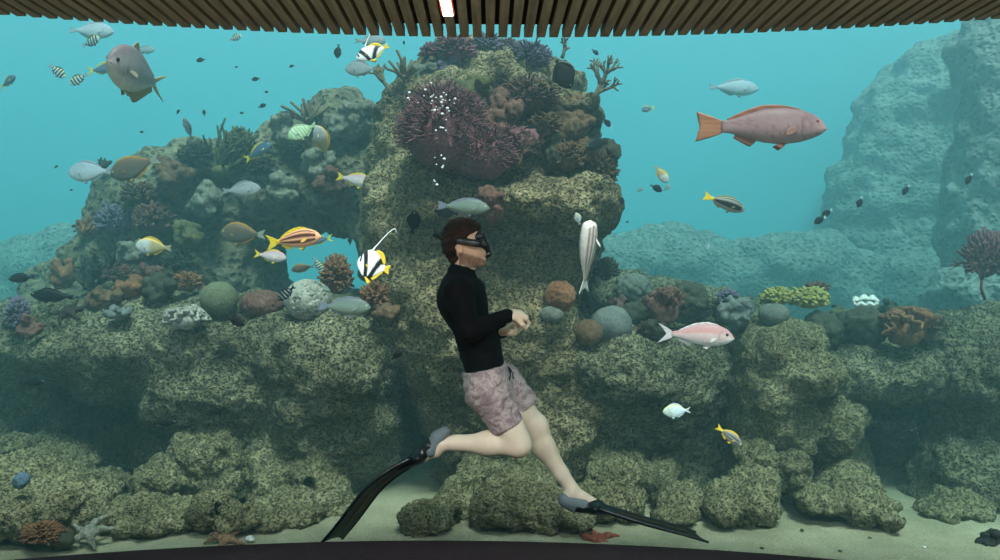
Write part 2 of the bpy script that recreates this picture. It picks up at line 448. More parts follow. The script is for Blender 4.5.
ROCKS = []
def e(px, py, d, rx, rz, ry, k=None, tilt=0, sub=False):
    c = at(px, py, d); s = d / F_PX
    rot = None
    if tilt:
        a = math.radians(tilt); rot = [(math.cos(a), 0, math.sin(a)), (0, 1, 0), (-math.sin(a), 0, math.cos(a))]
    p = E(c, (rx * s, ry, rz * s), k, rot)
    if sub: p['sub'] = True
    return p

def rock(name, prims, mat, label, cat='rock', vox=.02, k=.22, warp=.12, ws=1.6, amps=(('b', 5, .06), ('f', 9, .03), ('b', 22, .018), ('p', 38, .007)), seed=0, group=None):
    V, F = solid(prims, vox, k, warp, ws, seed)
    V = rough(V, F, amps, seed)
    o = mk(name, [(V, F)], mat)
    lo = V.min(0); hi = V.max(0); recenter(o, ((lo[0] + hi[0]) / 2, (lo[1] + hi[1]) / 2, max(lo[2], SAND_Z)))
    tag(o, label, cat, group)
    ROCKS.append(o)
    return o

AMP_NEAR = (('b', 4.5, .09), ('f', 9, .04), ('b', 16, .034), ('b', 34, .014))
# the long shelf of reef on the left
rock('reef_shelf', [
    e(30, 345, 5.5, 45, 38, .5), e(112, 352, 5.35, 85, 48, .6), e(120, 330, 5.6, 100, 25, .6), e(215, 345, 5.35, 90, 45, .65), e(225, 385, 5.3, 80, 50, .6),
    e(305, 345, 5.5, 60, 40, .7), e(345, 362, 5.2, 66, 50, .62), e(330, 440, 5.25, 46, 80, .45), e(345, 400, 5.3, 60, 50, .5), e(250, 440, 5.5, 60, 60, .4),
    e(120, 440, 6.3, 160, 110, .6), e(10, 430, 5.7, 60, 110, .5), e(195, 460, 5.7, 60, 60, .3), e(410, 440, 6.6, 80, 130, .4), e(392, 345, 5.5, 34, 34, .55),
    e(280, 470, 5.3, 40, 60, .4), e(20, 520, 5.3, 90, 50, .5),
    ], M_ROCK, 'long pitted reef shelf below the green and white domed corals, with dark hollows', 'reef', vox=.02, warp=.16, seed=3, amps=AMP_NEAR)
# the tall middle pillar
rock('rock_pillar', [
    e(515, 500, 5.6, 88, 80, .5), e(545, 420, 5.3, 55, 90, .5), e(490, 390, 5.45, 74, 90, .55), e(565, 390, 5.4, 60, 46, .5), e(590, 430, 5.5, 40, 60, .4),
    e(450, 320, 5.35, 68, 70, .65), e(525, 330, 5.3, 52, 80, .6), e(412, 300, 5.4, 32, 66, .5),
    e(440, 108, 5.35, 46, 42, .5), e(500, 92, 5.4, 62, 30, .55), e(463, 70, 5.5, 34, 20, .4), e(566, 116, 5.2, 32, 15, .42), e(545, 90, 5.4, 40, 14, .4),
    e(470, 165, 5.4, 84, 70, .6), e(555, 170, 5.4, 46, 36, .5), e(402, 180, 5.4, 24, 80, .42), e(408, 250, 5.35, 28, 70, .5), e(440, 220, 5.3, 50, 60, .6),
    e(530, 208, 5.12, 74, 22, .6, tilt=-6), e(575, 205, 5.2, 32, 26, .5), e(515, 260, 5.45, 62, 56, .55), e(560, 250, 5.5, 30, 34, .4),
    ], M_ROCKP, 'tall brown reef pillar rising behind the diver to the ceiling', 'reef', vox=.02, warp=.07, ws=2.4, seed=9, amps=AMP_NEAR)
# wall to the right of the pillar
rock('reef_shelf', [
    e(650, 372, 5.45, 95, 38, .55), e(620, 400, 5.6, 70, 60, .5), e(690, 410, 5.8, 80, 60, .5), e(650, 460, 6.0, 130, 80, .5), e(610, 440, 5.4, 35, 40, .3), e(720, 345, 5.7, 60, 28, .5),
    e(600, 364, 5.3, 50, 24, .5), e(640, 312, 6.0, 40, 30, .4), e(690, 316, 6.0, 50, 26, .4), e(745, 326, 5.9, 40, 20, .4), e(590, 300, 5.9, 30, 40, .3), e(700, 450, 5.75, 45, 60, .4),
    ], M_ROCK, 'shaded reef wall below the blue-grey globe coral, right of the pillar', 'reef', seed=21, warp=.14, amps=AMP_NEAR)
# lobed buttress
rock('rock_buttress', [
    e(785, 338, 5.1, 38, 22, .35), e(760, 350, 5.0, 26, 26, .3), e(795, 372, 5.0, 42, 26, .35), e(765, 388, 5.0, 34, 34, .3), e(770, 420, 5.15, 46, 45, .35), e(820, 380, 5.15, 28, 20, .25),
    e(830, 428, 5.0, 20, 34, .25), e(835, 415, 5.2, 26, 20, .3), e(755, 470, 5.2, 26, 38, .3), e(790, 460, 5.05, 18, 36, .25), e(810, 470, 5.4, 60, 60, .3),
    ], M_BOUL, 'lobed pale green buttress of reef right of the pink snapper', 'reef', k=.08, warp=.06, ws=3, seed=31, vox=.016, amps=(('b', 8, .05), ('f', 12, .025), ('b', 26, .02), ('p', 40, .010)))
# right-hand ledge
rock('reef_shelf', [
    e(880, 370, 5.5, 100, 30, .6), e(870, 334, 6.2, 60, 18, .4), e(900, 400, 6.0, 110, 45, .5), e(880, 460, 6.5, 140, 90, .5), e(850, 350, 6.2, 60, 20, .6), e(930, 350, 6.0, 60, 20, .6), e(870, 430, 6.1, 40, 40, .3), e(905, 455, 6.2, 50, 25, .3),
    ], M_ROCK, 'dark reef ledge running right under the orange ruffled coral', 'reef', seed=41, warp=.14, amps=AMP_NEAR)
rock('rock_buttress', [
    e(985, 345, 5.2, 60, 32, .45), e(975, 380, 5.1, 46, 40, .4), e(1020, 400, 5.2, 60, 90, .5), e(975, 430, 5.2, 40, 34, .35), e(960, 470, 5.0, 34, 34, .3), e(945, 500, 5.05, 30, 22, .3), e(1000, 490, 5.1, 50, 60, .4),
    ], M_ROCK, 'rounded reef buttress at the edge of the sand under the purple sea fan', 'reef', k=.1, warp=.1, ws=2.5, seed=51, vox=.018, amps=AMP_NEAR)
# dark back of the hollows
rock('reef_bank', [e(x, 430, 7.2, 140, 85, .5) for x in range(-60, 1120, 90)], M_ROCKF, 'shadowed reef rock at the back of the hollows', 'reef', vox=.05, seed=61, amps=(('b', 3, .1), ('f', 6, .05)))
# left back pinnacle with its arch
rock('rock_pinnacle', [
    e(110, 290, 6.5, 70, 40, .5), e(140, 250, 6.4, 62, 44, .5), e(150, 200, 6.4, 52, 32, .45), e(190, 175, 6.4, 55, 24, .45), e(200, 220, 6.3, 70, 60, .55), e(235, 260, 6.4, 40, 60, .5), e(215, 280, 6.4, 70, 45, .5),
    e(160, 290, 6.3, 70, 40, .5), e(70, 305, 6.2, 45, 22, .4), e(330, 310, 6.2, 90, 24, .5),
    ], M_ROCKF, 'hazy left-hand reef pinnacle covered in soft corals behind the shelf', 'reef', vox=.028, warp=.18, seed=71, amps=(('b', 4, .09), ('f', 8, .05), ('b', 14, .03)))
rock('rock_arch', [
    e(270, 185, 6.3, 30, 30, .4), e(290, 155, 6.2, 34, 30, .4), e(310, 195, 6.1, 60, 30, .4), e(350, 165, 6.1, 48, 45, .45), e(360, 205, 6.0, 40, 28, .4), e(340, 125, 6.2, 34, 30, .35), e(285, 215, 6.3, 40, 22, .4),
    e(385, 210, 5.8, 22, 50, .3), e(385, 260, 5.8, 16, 30, .3),
    ], M_ROCKF, 'rock arch bridging from the hazy pinnacle to the tall pillar', 'reef', vox=.026, warp=.14, seed=81, amps=(('b', 4, .08), ('f', 8, .05), ('b', 14, .03)))
# hazy rocks far right
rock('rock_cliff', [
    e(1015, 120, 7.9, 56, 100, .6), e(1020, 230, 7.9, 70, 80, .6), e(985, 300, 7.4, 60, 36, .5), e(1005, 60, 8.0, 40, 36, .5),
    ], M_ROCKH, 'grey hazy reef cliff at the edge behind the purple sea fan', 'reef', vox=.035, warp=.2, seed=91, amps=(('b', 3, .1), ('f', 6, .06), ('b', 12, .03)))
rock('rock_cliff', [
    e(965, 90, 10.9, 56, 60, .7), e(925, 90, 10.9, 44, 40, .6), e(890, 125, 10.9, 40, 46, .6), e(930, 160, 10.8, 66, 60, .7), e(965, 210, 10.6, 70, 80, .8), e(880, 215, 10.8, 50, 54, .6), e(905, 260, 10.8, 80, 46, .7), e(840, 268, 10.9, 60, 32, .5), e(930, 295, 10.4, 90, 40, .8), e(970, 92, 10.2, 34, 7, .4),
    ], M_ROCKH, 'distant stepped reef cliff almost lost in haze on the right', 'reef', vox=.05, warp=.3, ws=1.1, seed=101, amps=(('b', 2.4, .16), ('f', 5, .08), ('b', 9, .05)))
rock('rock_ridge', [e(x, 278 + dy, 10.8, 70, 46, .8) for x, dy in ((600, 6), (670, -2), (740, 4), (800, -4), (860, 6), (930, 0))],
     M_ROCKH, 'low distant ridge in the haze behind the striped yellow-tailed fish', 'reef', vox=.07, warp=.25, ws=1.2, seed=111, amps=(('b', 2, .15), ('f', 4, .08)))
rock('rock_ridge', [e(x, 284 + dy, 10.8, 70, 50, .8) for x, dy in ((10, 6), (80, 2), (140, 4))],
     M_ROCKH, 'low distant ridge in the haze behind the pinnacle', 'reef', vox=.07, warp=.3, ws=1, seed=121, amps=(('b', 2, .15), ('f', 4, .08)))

# foreground boulders: (label, prims)
AB = (('b', 8, .06), ('f', 14, .03), ('b', 24, .026), ('p', 46, .012))
BOULDERS = [
 ('round pitted boulder leaning out of the dark hollow on the left, beside a larger one', [(160, 480, 4.75, 25, 20, .16), (172, 492, 4.85, 18, 18, .15)]),
 ('large round boulder below the reef shelf, above the two small sand caves', [(208, 455, 4.95, 36, 32, .24), (220, 480, 4.95, 34, 28, .22), (190, 478, 4.95, 26, 28, .2)]),
 ('long low boulder lying on sand right of the pale starfish', [(140, 508, 4.55, 30, 15, .2), (118, 518, 4.45, 20, 9, .14), (160, 522, 4.5, 40, 10, .2)]),
 ('flat sandy rock in front of the large round boulder', [(185, 516, 4.5, 34, 12, .22), (150, 524, 4.4, 36, 8, .18)]),
 ('small hollow rock with a dark cave mouth on the sand left of the brown starfish', [(213, 510, 4.40, 21, 15, .18), (238, 516, 4.34, 18, 11, .15)]),
 ('broad rock foot with a dark hole left of the trailing black fin', [(275, 490, 4.95, 26, 40, .22), (318, 485, 4.95, 28, 36, .22), (295, 510, 4.75, 40, 14, .25), (335, 505, 4.8, 22, 22, .2), (290, 465, 5.1, 34, 30, .2), (262, 470, 4.95, 16, 20, .15), (322, 460, 4.95, 18, 22, .15)]),
 ('low rock on the sand under the trailing fin', [(272, 520, 4.45, 22, 8, .14), (298, 516, 4.5, 24, 10, .14)]),
 ('low oval boulder on the sand between the fins', [(425, 517, 4.35, 24, 13, .16), (440, 515, 4.45, 20, 14, .15)]),
 ('tapering rock spur rising behind the low oval boulder', [(458, 500, 4.8, 24, 20, .18), (474, 478, 4.95, 16, 26, .16), (448, 512, 4.7, 24, 14, .16)]),
 ('wide mounded boulder under the bent knee, behind the front foot', [(500, 505, 4.5, 32, 24, .25), (540, 508, 4.45, 40, 20, .26), (575, 515, 4.4, 24, 14, .2), (520, 490, 4.65, 34, 18, .2)]),
 ('upright rock lump behind the bent knee', [(528, 440, 5.0, 22, 30, .2), (522, 470, 5.0, 30, 24, .22), (548, 478, 4.9, 24, 20, .2)]),
 ('stacked yellow-green boulder behind the front ankle', [(612, 478, 4.75, 28, 22, .22), (596, 500, 4.6, 24, 18, .2), (625, 500, 4.65, 20, 20, .2)]),
 ('dim rounded boulder between the front leg and the stacked boulders', [(610, 458, 5.1, 26, 14, .2), (630, 470, 5.1, 22, 18, .2)]),
 ('knobbly boulder above the front fin blade', [(678, 505, 4.65, 24, 18, .2), (690, 492, 4.75, 16, 12, .16), (672, 515, 4.55, 22, 10, .16)]),
 ('small dim rock between the knobbly boulder and the shaded wall', [(655, 480, 5.0, 20, 18, .18), (668, 470, 5.1, 16, 12, .15)]),
 ('wide pitted boulder on the sand below the small yellow fish', [(740, 495, 4.65, 34, 17, .26), (722, 512, 4.5, 18, 13, .16), (755, 480, 4.8, 22, 20, .2), (752, 508, 4.6, 24, 16, .2)]),
 ('pale upright rock column base at the foot of the lobed buttress', [(790, 480, 5.0, 16, 26, .15), (762, 445, 5.1, 18, 20, .16)]),
 ('upright lumpy rock directly above the wide pitted boulder', [(755, 455, 4.85, 20, 20, .18), (748, 472, 4.85, 16, 14, .15)]),
 ('upright oval rock between the wide pitted boulder and the slanting one', [(792, 460, 4.85, 17, 18, .15), (794, 478, 4.85, 15, 16, .14)]),
 ('slanting yellow-green boulder on the sand right of the lobed buttress', [(845, 485, 4.75, 28, 17, .22, 25), (820, 500, 4.65, 22, 14, .2), (860, 505, 4.6, 30, 16, .22)]),
 ('small tapering rock at the right end of the slanting boulder', [(872, 512, 4.5, 22, 10, .15, -20), (890, 519, 4.4, 10, 7, .09)]),
 ('sloping sandy rock bank at the left edge above the orange tuft', [(30, 480, 4.6, 46, 30, .3), (70, 500, 4.5, 44, 26, .3), (20, 515, 4.3, 40, 22, .25), (95, 490, 4.8, 30, 22, .25), (55, 465, 5.0, 40, 22, .3)]),
 ('greenish rock at the left edge above the small blue coral', [(8, 445, 4.9, 24, 12, .2), (40, 452, 5.1, 40, 18, .25)]),
 ('rock at the foot of the right edge buttress, beside the dark hollow', [(942, 512, 4.7, 24, 12, .18), (960, 505, 4.8, 24, 16, .2)]),
]
for j, (lab, ps) in enumerate(BOULDERS):
    prims = [e(*p[:6], tilt=(p[6] if len(p) > 6 else 0)) for p in ps]
    if 'dark cave' in lab: prims += [e(216, 512, 4.26, 12, 8, .20, k=.02, sub=True), e(241, 517, 4.22, 10, 6, .16, k=.02, sub=True)]
    if 'dark hole' in lab: prims += [e(297, 499, 4.5, 12, 13, .36, k=.03, sub=True)]
    rock('boulder', prims, M_BOUL, lab, 'boulder', vox=.013, k=.06, warp=.045, ws=5, amps=AB, seed=200 + j)
# ------------------------------------------------------------------ the free diver
DD = 3.62
def D(px, py, dy=0.0):
    p = at(px, py, DD); return np.array([p[0], DD + dy, p[2]])
U = DD / F_PX            # metres per photo pixel at the diver
M_SKIN = vcol('skin', .5, .3)
M_NEO = mottled('black neoprene', [(7, 7, 10), (11, 11, 15)], 5, 70, .25, .85, bump_d=.006)
M_SHORT, nt, b = mat_new('camouflage shorts cloth'); L = nt.links.new
tc = nt.nodes.new('ShaderNodeTexCoord'); n1 = N(nt, 'ShaderNodeTexNoise', Scale=22.0, Detail=3.0, Roughness=.6, Distortion=.8); L(tc.outputs['Object'], n1.inputs['Vector'])
r = ramp(nt, n1.outputs['Fac'], [(.36, (132, 112, 116)), (.47, (156, 136, 136)), (.56, (184, 166, 162)), (.66, (146, 124, 126))]); L(r.outputs[0], b.inputs['Base Color']); b.inputs['Roughness'].default_value = .8
n3 = N(nt, 'ShaderNodeTexNoise', Scale=38.0, Detail=3.0); L(tc.outputs['Object'], n3.inputs['Vector']); bp = N(nt, 'ShaderNodeBump', Strength=.6, Distance=.012); L(n3.outputs['Fac'], bp.inputs['Height']); L(bp.outputs[0], b.inputs['Normal'])
M_HAIR = mottled('dark auburn hair', [(34, 20, 15), (62, 36, 25)], 20, 120, .6, .55, bump_d=.01)
M_BEARD = mottled('short stubble', [(128, 86, 64), (160, 114, 88)], 30, 160, .4, .8, bump_d=.004)
M_RUBB = plain('black rubber', (10, 10, 12), .35, spec=.5)
M_BLADE, nt, b = mat_new('glossy black fin blade'); b.inputs['Base Color'].default_value = rgba((10, 11, 13)); b.inputs['Roughness'].default_value = .35; b.inputs['Specular IOR Level'].default_value = .35
M_FOOTP = plain('grey neoprene foot pocket', (108, 118, 122), .7)
M_LENS = plain('tinted mask lens', (40, 84, 96), .08, spec=.9, coat=.6)
M_BLUEB = plain('blue-grey blade face', (58, 76, 92), .25, spec=.6)
M_GOLD = plain('bronze streak', (92, 74, 48), .4)

diver = empty('person', D(487, 378)); O = np.array(diver.location)
tag(diver, 'swimmer in black long-sleeved top and mauve shorts with dive mask and two long fins', 'person')
def rel(V): return V - O

# joints
neckb, chest, waist, pelv = D(461, 272), D(463, 303), D(479, 345), D(488, 380)
shN, elN, wrN = D(459, 291, -.175), D(472, 328, -.215), D(508, 314, -.12)
shF, elF, wrF = D(470, 290, .17), D(478, 334, .2), D(503, 331, .03)
hipN, knN, anN = D(486, 388, -.09), D(517, 440, -.10), D(441, 441, -.07)
hipF, knF, anF = D(502, 386, .09), D(536, 431, .09), D(573, 492, .07)

def hand(w, dirv, pn, side, thumb, curl, tip=None):
    """palm, five unequal fingers bent at the knuckles and a thumb from the palm's side"""
    dirv = np.asarray(dirv, float); dirv /= np.linalg.norm(dirv)
    pn = np.asarray(pn, float); pn -= dirv * (pn @ dirv); pn /= np.linalg.norm(pn)
    s = np.cross(dirv, pn) * side
    pr = []
    kn = w + dirv * .078
    for f in (-.5, 0, .5):
        pr.append(C(w + s * f * .03, kn + s * f * .055, .020, .0150, k=.012))
    pr.append(E(w + dirv * .05, (.030, .030, .024), k=.02))
    for q, ln, cu in ((-.036, .064, curl * .92), (-.0125, .072, curl), (.0118, .067, curl * 1.08), (.035, .053, curl * 1.18)):
        a = kn + s * q; ang = cu * .55; p = a; seg = [.45, .32, .23]; r = .0087
        for j, sg in enumerate(seg):
            v = dirv * math.cos(ang) + pn * math.sin(ang)
            qn = p + v * ln * sg * 1.12
            pr.append(C(p, qn, r, r * .93, k=.0015)); p = qn; r *= .93; ang += cu * .75
    ta = w + dirv * .028 - s * .022; tv = dirv * .62 - s * .55 * thumb + pn * .55; tv /= np.linalg.norm(tv)
    tb = ta + tv * .046; tv2 = dirv * .75 + pn * .62 + s * .1; tv2 /= np.linalg.norm(tv2); tc_ = tb + tv2 * .034
    pr += [C(ta, tb, .0145, .0115, k=.01), C(tb, tc_, .0112, .0092, k=.004)]
    return pr

def smooth_(a, b, x): t = np.clip((x - a) / (b - a), 0, 1); return t * t * (3 - 2 * t)
body = [
    # trunk and neck
    C(neckb + np.array([.01, 0, .0]), D(466, 258), .056, .050, k=.03), C(chest, waist, .096, .084, k=.05, sy=1.45), C(waist, pelv, .086, .098, k=.05, sy=1.5),
    C(shN + np.array([.02, .03, 0]), shF, .055, .055, k=.05),
    # arms
    C(shN, elN, .050, .038, k=.03), C(elN, wrN, .038, .024, k=.015), C(shF, elF, .050, .038, k=.03), C(elF, wrF, .038, .024, k=.015),
    # near leg, knee bent, shin trailing
    C(hipN, D(512, 428, -.10), .085, .062, k=.05), C(D(510, 424, -.10), knN, .062, .054, k=.03), E(knN + np.array([.014, 0, .004]), (.052, .050, .055), k=.03),
    C(knN + np.array([-.01, 0, -.004]), D(488, 438.5, -.095), .050, .054, k=.03), C(D(488, 439.5, -.095), D(456, 439.5, -.075), .054, .034, k=.03), C(D(458, 439.5, -.075), anN, .034, .032, k=.02),
    E(D(436, 447, -.07), (.036, .032, .036), k=.02), C(anN, D(424, 454, -.07), .036, .026, k=.02),
    # far leg, stretched forward
    C(hipF, knF, .084, .056, k=.05), E(knF + np.array([.012, 0, .008]), (.050, .048, .055), k=.03),
    C(knF, D(544, 450, .085), .053, .056, k=.03), C(D(544, 450, .085), D(562, 477, .075), .055, .038, k=.03), C(D(562, 477, .075), anF, .037, .033, k=.02),
    E(D(568, 503, .07), (.034, .03, .034), k=.02), C(anF + np.array([0, 0, -.02]), D(600, 510, .07), .036, .024, k=.02),
    # head: skull, face, jaw, nose, lips, ears
    E(D(462, 241), (.088, .076, .098), k=.02), E(D(472, 246), (.072, .062, .088), k=.02), C(D(469, 258), D(480, 262), .048, .026, k=.02, sy=1.15),
    C(D(481, 240), D(486.5, 248), .011, .016, k=.012), E(D(484.5, 254.5), (.012, .022, .008), k=.008), E(D(484, 258.5), (.012, .020, .008), k=.008), E(D(482.5, 263), (.018, .026, .016), k=.012),
    C(D(477, 233), D(477, 236), .014, .014, k=.02, sy=3.0),
    E(D(460, 250.5, -.074), (.015, .009, .024), k=.006, rot=[(.95, 0, .3), (0, 1, 0), (-.3, 0, .95)]), E(D(460, 250.5, .074), (.015, .009, .024), k=.006), E(D(461, 250, -.084), (.007, .006, .013), k=.004, sub=True),
]
body += hand(wrN, (.86, .5, -.02), (-.35, .3, -1), 1, 1, 1.6)
body += hand(wrF, (.85, -.45, .05), (-.35, -.2, 1), 1, 1, 1.35)
V, F = solid(body, .0036, .02)
PX = V[:, 0] / V[:, 1] * F_PX + 500; PY = 280 - (V[:, 2] - CAM_Z) / V[:, 1] * F_PX
line = 252.5 + (PX - 462) * .30
bm_ = 1 / (1 + np.exp(-(PY - line + .8 * fbm(V, 60, 2, 4)) * 1.6)) * (PX > 459) * (PY < 268)
bm_ *= 1 - np.clip(1.4 - np.hypot((PX - 485) / 3.2, (PY - 257) / 2.2), 0, 1)
bm_ = np.clip(bm_ * (.78 + .25 * vnoise(V, 260, 3)), 0, .85)
warm = np.clip(fbm(V, 9, 2, 8) * .5 + .5, 0, 1)[:, None]
base = np.array(lin((222, 196, 170))) * (1 - warm) + np.array(lin((238, 218, 196))) * warm
face = (smooth_(266, 262, PY) * (PX < 500) * (PY < 268))[:, None] * .75
base = base * (1 - face) + np.array(lin((204, 150, 122))) * face
lips = np.clip(1.2 - np.hypot((PX - 485) / 2.2, (PY - 256.6) / 2.2), 0, 1)[:, None] * .5
base = base * (1 - lips) + np.array(lin((190, 110, 100))) * lips
cols = base * (1 - bm_[:, None]) + np.array(lin((84, 52, 38))) * bm_[:, None]
mk('body', [(rel(V), F)], M_SKIN, diver, cols=cols)

# clothing
def folds(V, F, amp, ax, s, seed=0):
    n = normals(V, F); q = V * np.asarray(ax)
    return V + n * (amp * fbm(q, s, 2, seed))[:, None]
top = [C(neckb + np.array([0, 0, -.01]), D(465, 262), .064, .058, k=.02, cut=[(D(464, 266.5), (.26, 0, .97))]), C(chest, waist, .106, .092, k=.05, sy=1.42), C(waist, D(484.5, 368), .092, .099, k=.04, sy=1.5, cut=[(D(485, 376), D(487, 400) - D(478, 345))]),
       C(shN + np.array([.02, .03, 0]), shF, .064, .064, k=.06), E(D(453, 296), (.075, .15, .10), k=.05), E(D(471, 302), (.068, .14, .09), k=.05),
       C(shN, elN, .062, .050, k=.03), C(elN, wrN - (wrN - elN) * .04, .050, .0355, k=.02), C(shF, elF, .062, .050, k=.03), C(elF, wrF - (wrF - elF) * .04, .050, .0355, k=.02)]
V, F = solid(top, .007, .03); V = folds(V, F, .007, (1, .5, 1.6), 16, 3)
tag(mk('rash_top', [(rel(V), F)], M_NEO, diver), 'black long-sleeved top')
hemN = (D(510, 421, -.10), D(517, 440) - D(492, 390)); hemF = (D(531, 407, .09), D(536, 431) - D(502, 386))
wst = [(D(484, 368), (-.22, 0, 1.0))]
sh = [C(D(483.5, 364), D(489, 388), .110, .106, k=.03, sy=1.42, cut=wst), C(D(488, 386, -.09), D(514, 434, -.10), .098, .068, k=.03, cut=[hemN]), C(D(502, 382, .09), D(533, 418, .09), .088, .060, k=.03, cut=[hemF]), E(D(480, 392, -.02), (.06, .12, .06), k=.04)]
V, F = solid(sh, .0065, .02); 
RA = np.array([[.86, 0, .5], [0, 1, 0], [-.5, 0, .86]])
n = normals(V, F); q = (V @ RA.T) * np.array([.45, .8, 1.5]); V = V + n * (.008 * (1 - 2 * np.abs(fbm(q, 17, 2, 8))))[:, None] * np.clip((D(0, 368)[2] - V[:, 2]) / .08, .15, 1)[:, None]; V = folds(V, F, .006, (1, 1, 1), 26, 9)
so = mk('shorts', [(rel(V), F)], M_SHORT, diver); tag(so, 'mauve grey mottled swim shorts')
cord = []
for a, bb in (((508, 366), (513, 377)), ((508, 366), (509, 379))):
    pts = [D(*a, -.02), D((a[0] + bb[0]) / 2 + 2, (a[1] + bb[1]) / 2, -.06), D(*bb, -.07)]
    cord.append(tube([rel(p) for p in pts], .0035, 6))
mk('drawstring', cord, M_RUBB, so)
# hair and stubble
hair = [E(D(461, 235), (.092, .086, .078), k=.02), E(D(457, 243), (.072, .082, .078), k=.02), E(D(466, 228), (.066, .070, .042), k=.03), E(D(472, 229), (.036, .056, .030), k=.02), C(D(454, 250), D(455.5, 257), .050, .036, k=.02, sy=1.25)]
hair += [E(D(479, 247), (.082, .2, .070), k=.01, sub=True), E(D(460, 251, -.085), (.024, .035, .040), k=.008, sub=True), E(D(460, 251, .085), (.024, .035, .040), k=.008, sub=True)]
V, F = solid(hair, .0045, .02)
n = normals(V, F); P = V @ np.array([[.8, 0, .6], [0, 1, 0], [-.6, 0, .8]]).T * np.array([.5, 1, 1.4]); V = V + n * (.011 * fbm(P, 40, 3, 5) + .005 * fbm(V, 110, 2, 6))[:, None]
mk('hair', [(rel(V), F)], M_HAIR, diver)
# mask: skirt, lens, band, mouthpiece
mask = mk('dive_mask', [(lambda VF: (rel(VF[0]), VF[1]))(solid([C(D(478, 238), D(480, 245), .037, .032, k=.01, sy=1.75), E(D(485.5, 248), (.022, .026, .020), k=.012), C(D(482, 236.5), D(485.5, 244.5), .037, .032, k=.01, sy=1.7, cut=[(D(487.2, 241), (.92, 0, .38))])], .005, .012))], M_RUBB, diver)
G = np.array([[rel(D(484.9 + v * .80 - abs(u) * .5, 233.5 + v * 2.05, u * .053)) for u in np.linspace(-1, 1, 9)] for v in range(7)])
tag(mk('lens', [sheet(G, .005)], M_LENS, mask), 'blue tinted mask window')
pts = []
for a in np.linspace(-.12, 1.12, 26):
    th = math.pi * a
    pts.append(D(472 - 28.5 * math.sin(th), 243.5 - 4.5 * math.sin(th), -.086 * math.cos(th) - (.008 * math.copysign(1, math.cos(th)))))
mk('band', [(lambda VF: (rel(VF[0]), VF[1]))(tube(pts, .017, 8, squash=(.28, 1.0)))], M_RUBB, mask)
V, F = tube([D(450, 241, -.04), D(443, 238.5, -.03), D(434, 234.5, -.02)], [.012, .013, .012], 8, squash=(.5, 1)); mk('band_tail', [(rel(V), F)], M_RUBB, mask)
sn = mk('mouthpiece', [(lambda VF: (rel(VF[0]), VF[1]))(tube([D(483.5, 256.5), D(486, 256), D(488.5, 254), D(489.5, 251)], [.012, .016, .017, .013], 12))], M_RUBB, diver)
# long fins
def fin(heel, toe, path, wid, tilt, name_lab, yoff, blade_mat):
    """path: blade centre line in photo pixels; wid: blade half width; tilt: how far its width axis leans out of sight"""
    f = empty('swim_fin', (0, 0, 0)); f.parent = diver; tag(f, name_lab)
    path = [D(x, y, yoff) for x, y in path]
    n = len(path); tt = np.linspace(0, 1, n)
    fine = np.linspace(0, 1, 26); P = np.stack([np.interp(fine, tt, np.array(path)[:, k]) for k in range(3)], 1)
    for _ in range(2): P[1:-1] = (P[:-2] + 2 * P[1:-1] + P[2:]) / 4
    T = np.gradient(P, axis=0); T /= np.linalg.norm(T, axis=1, keepdims=True)
    W = []
    for i in range(26):
        up = np.cross(T[i], np.array([0, 1.0, 0])); up /= np.linalg.norm(up)
        W.append(np.array([0, 1.0, 0]) * math.cos(tilt) + up * math.sin(tilt))
    W = np.array(W); wd = np.interp(fine, [0, .12, .35, .8, 1], [.055, .075, .088, .100, .104]) * wid
    us = np.linspace(-1, 1, 13)
    G = np.array([[rel(P[i] + W[i] * wd[i] * u + (T[i] * -.035 * (1 - abs(u)) * 1.0 if i == 25 else 0)) for u in us] for i in range(26)])
    bl = mk('fin_blade', [sheet(G, np.interp(fine, [0, 1], [.012, .005])[:, None])], blade_mat, f)
    rails = []
    for sgn in (-1, 1):
        rails.append(tube([rel(P[i] + W[i] * wd[i] * sgn) for i in range(26)], np.interp(fine, [0, 1], [.013, .006]), 8))
    mk('side_rail', [rails[0]], M_RUBB, f); mk('side_rail', [rails[1]], M_RUBB, f)
    G = np.array([[rel(P[i] + W[i] * u + np.cross(T[i], W[i]) * -.0075) for u in (-.004, 0, .004)] for i in range(6, 22)])
    G2 = np.array([[rel(P[i] + W[i] * u + np.cross(T[i], W[i]) * .0075) for u in (-.004, 0, .004)] for i in range(6, 22)])
    mk('centre_streak', [sheet(G, .002), sheet(G2, .002)], M_GOLD, bl)
    a, bq = heel, toe
    pk, FF = solid([C(a, bq, .048, .040, k=.01, sy=1.0), C(bq, P[4], .040, .020, k=.02, sy=1.7), E(a, (.046, .042, .046), k=.01)], .006, .015)
    return f, pk, FF
nf, V, F = fin(D(433, 438, -.07), D(424, 447, -.07), [(416, 456), (404, 463), (390, 472), (374, 486), (360, 505), (348, 521), (335, 536)], 1.0, .36, 'trailing fin on the bent leg', -.07, M_BLADE)
V2, F2 = solid([C(D(446, 429, -.07), D(432, 446, -.07), .024, .040, k=.03, sy=1.2), C(D(445, 430, -.07), D(438, 434, -.07), .022, .030, k=.02, sy=1.2)], .006, .02)
mk('foot_pocket', [(rel(V2), F2)], M_FOOTP, nf)
V3, F3 = solid([C(D(431, 443, -.07), D(420, 453, -.07), .038, .034, k=.02, sy=1.2), C(D(420, 453, -.07), D(402, 464, -.07), .033, .014, k=.02, sy=2.2)], .006, .02)
mk('toe_box', [(rel(V3), F3)], M_RUBB, nf)
ff, V, F = fin(D(568, 505, .07), D(592, 509, .07), [(598, 510), (612, 515), (632, 521), (652, 527), (672, 532), (690, 537), (706, 542)], 1.0, -.1, 'leading fin on the stretched leg', .07, M_BLADE)
V2, F2 = solid([C(D(567, 503, .07), D(584, 508, .07), .036, .040, k=.03, sy=1.15), C(D(564, 506, .07), D(575, 513, .07), .018, .020, k=.02, sy=1.2)], .006, .02)
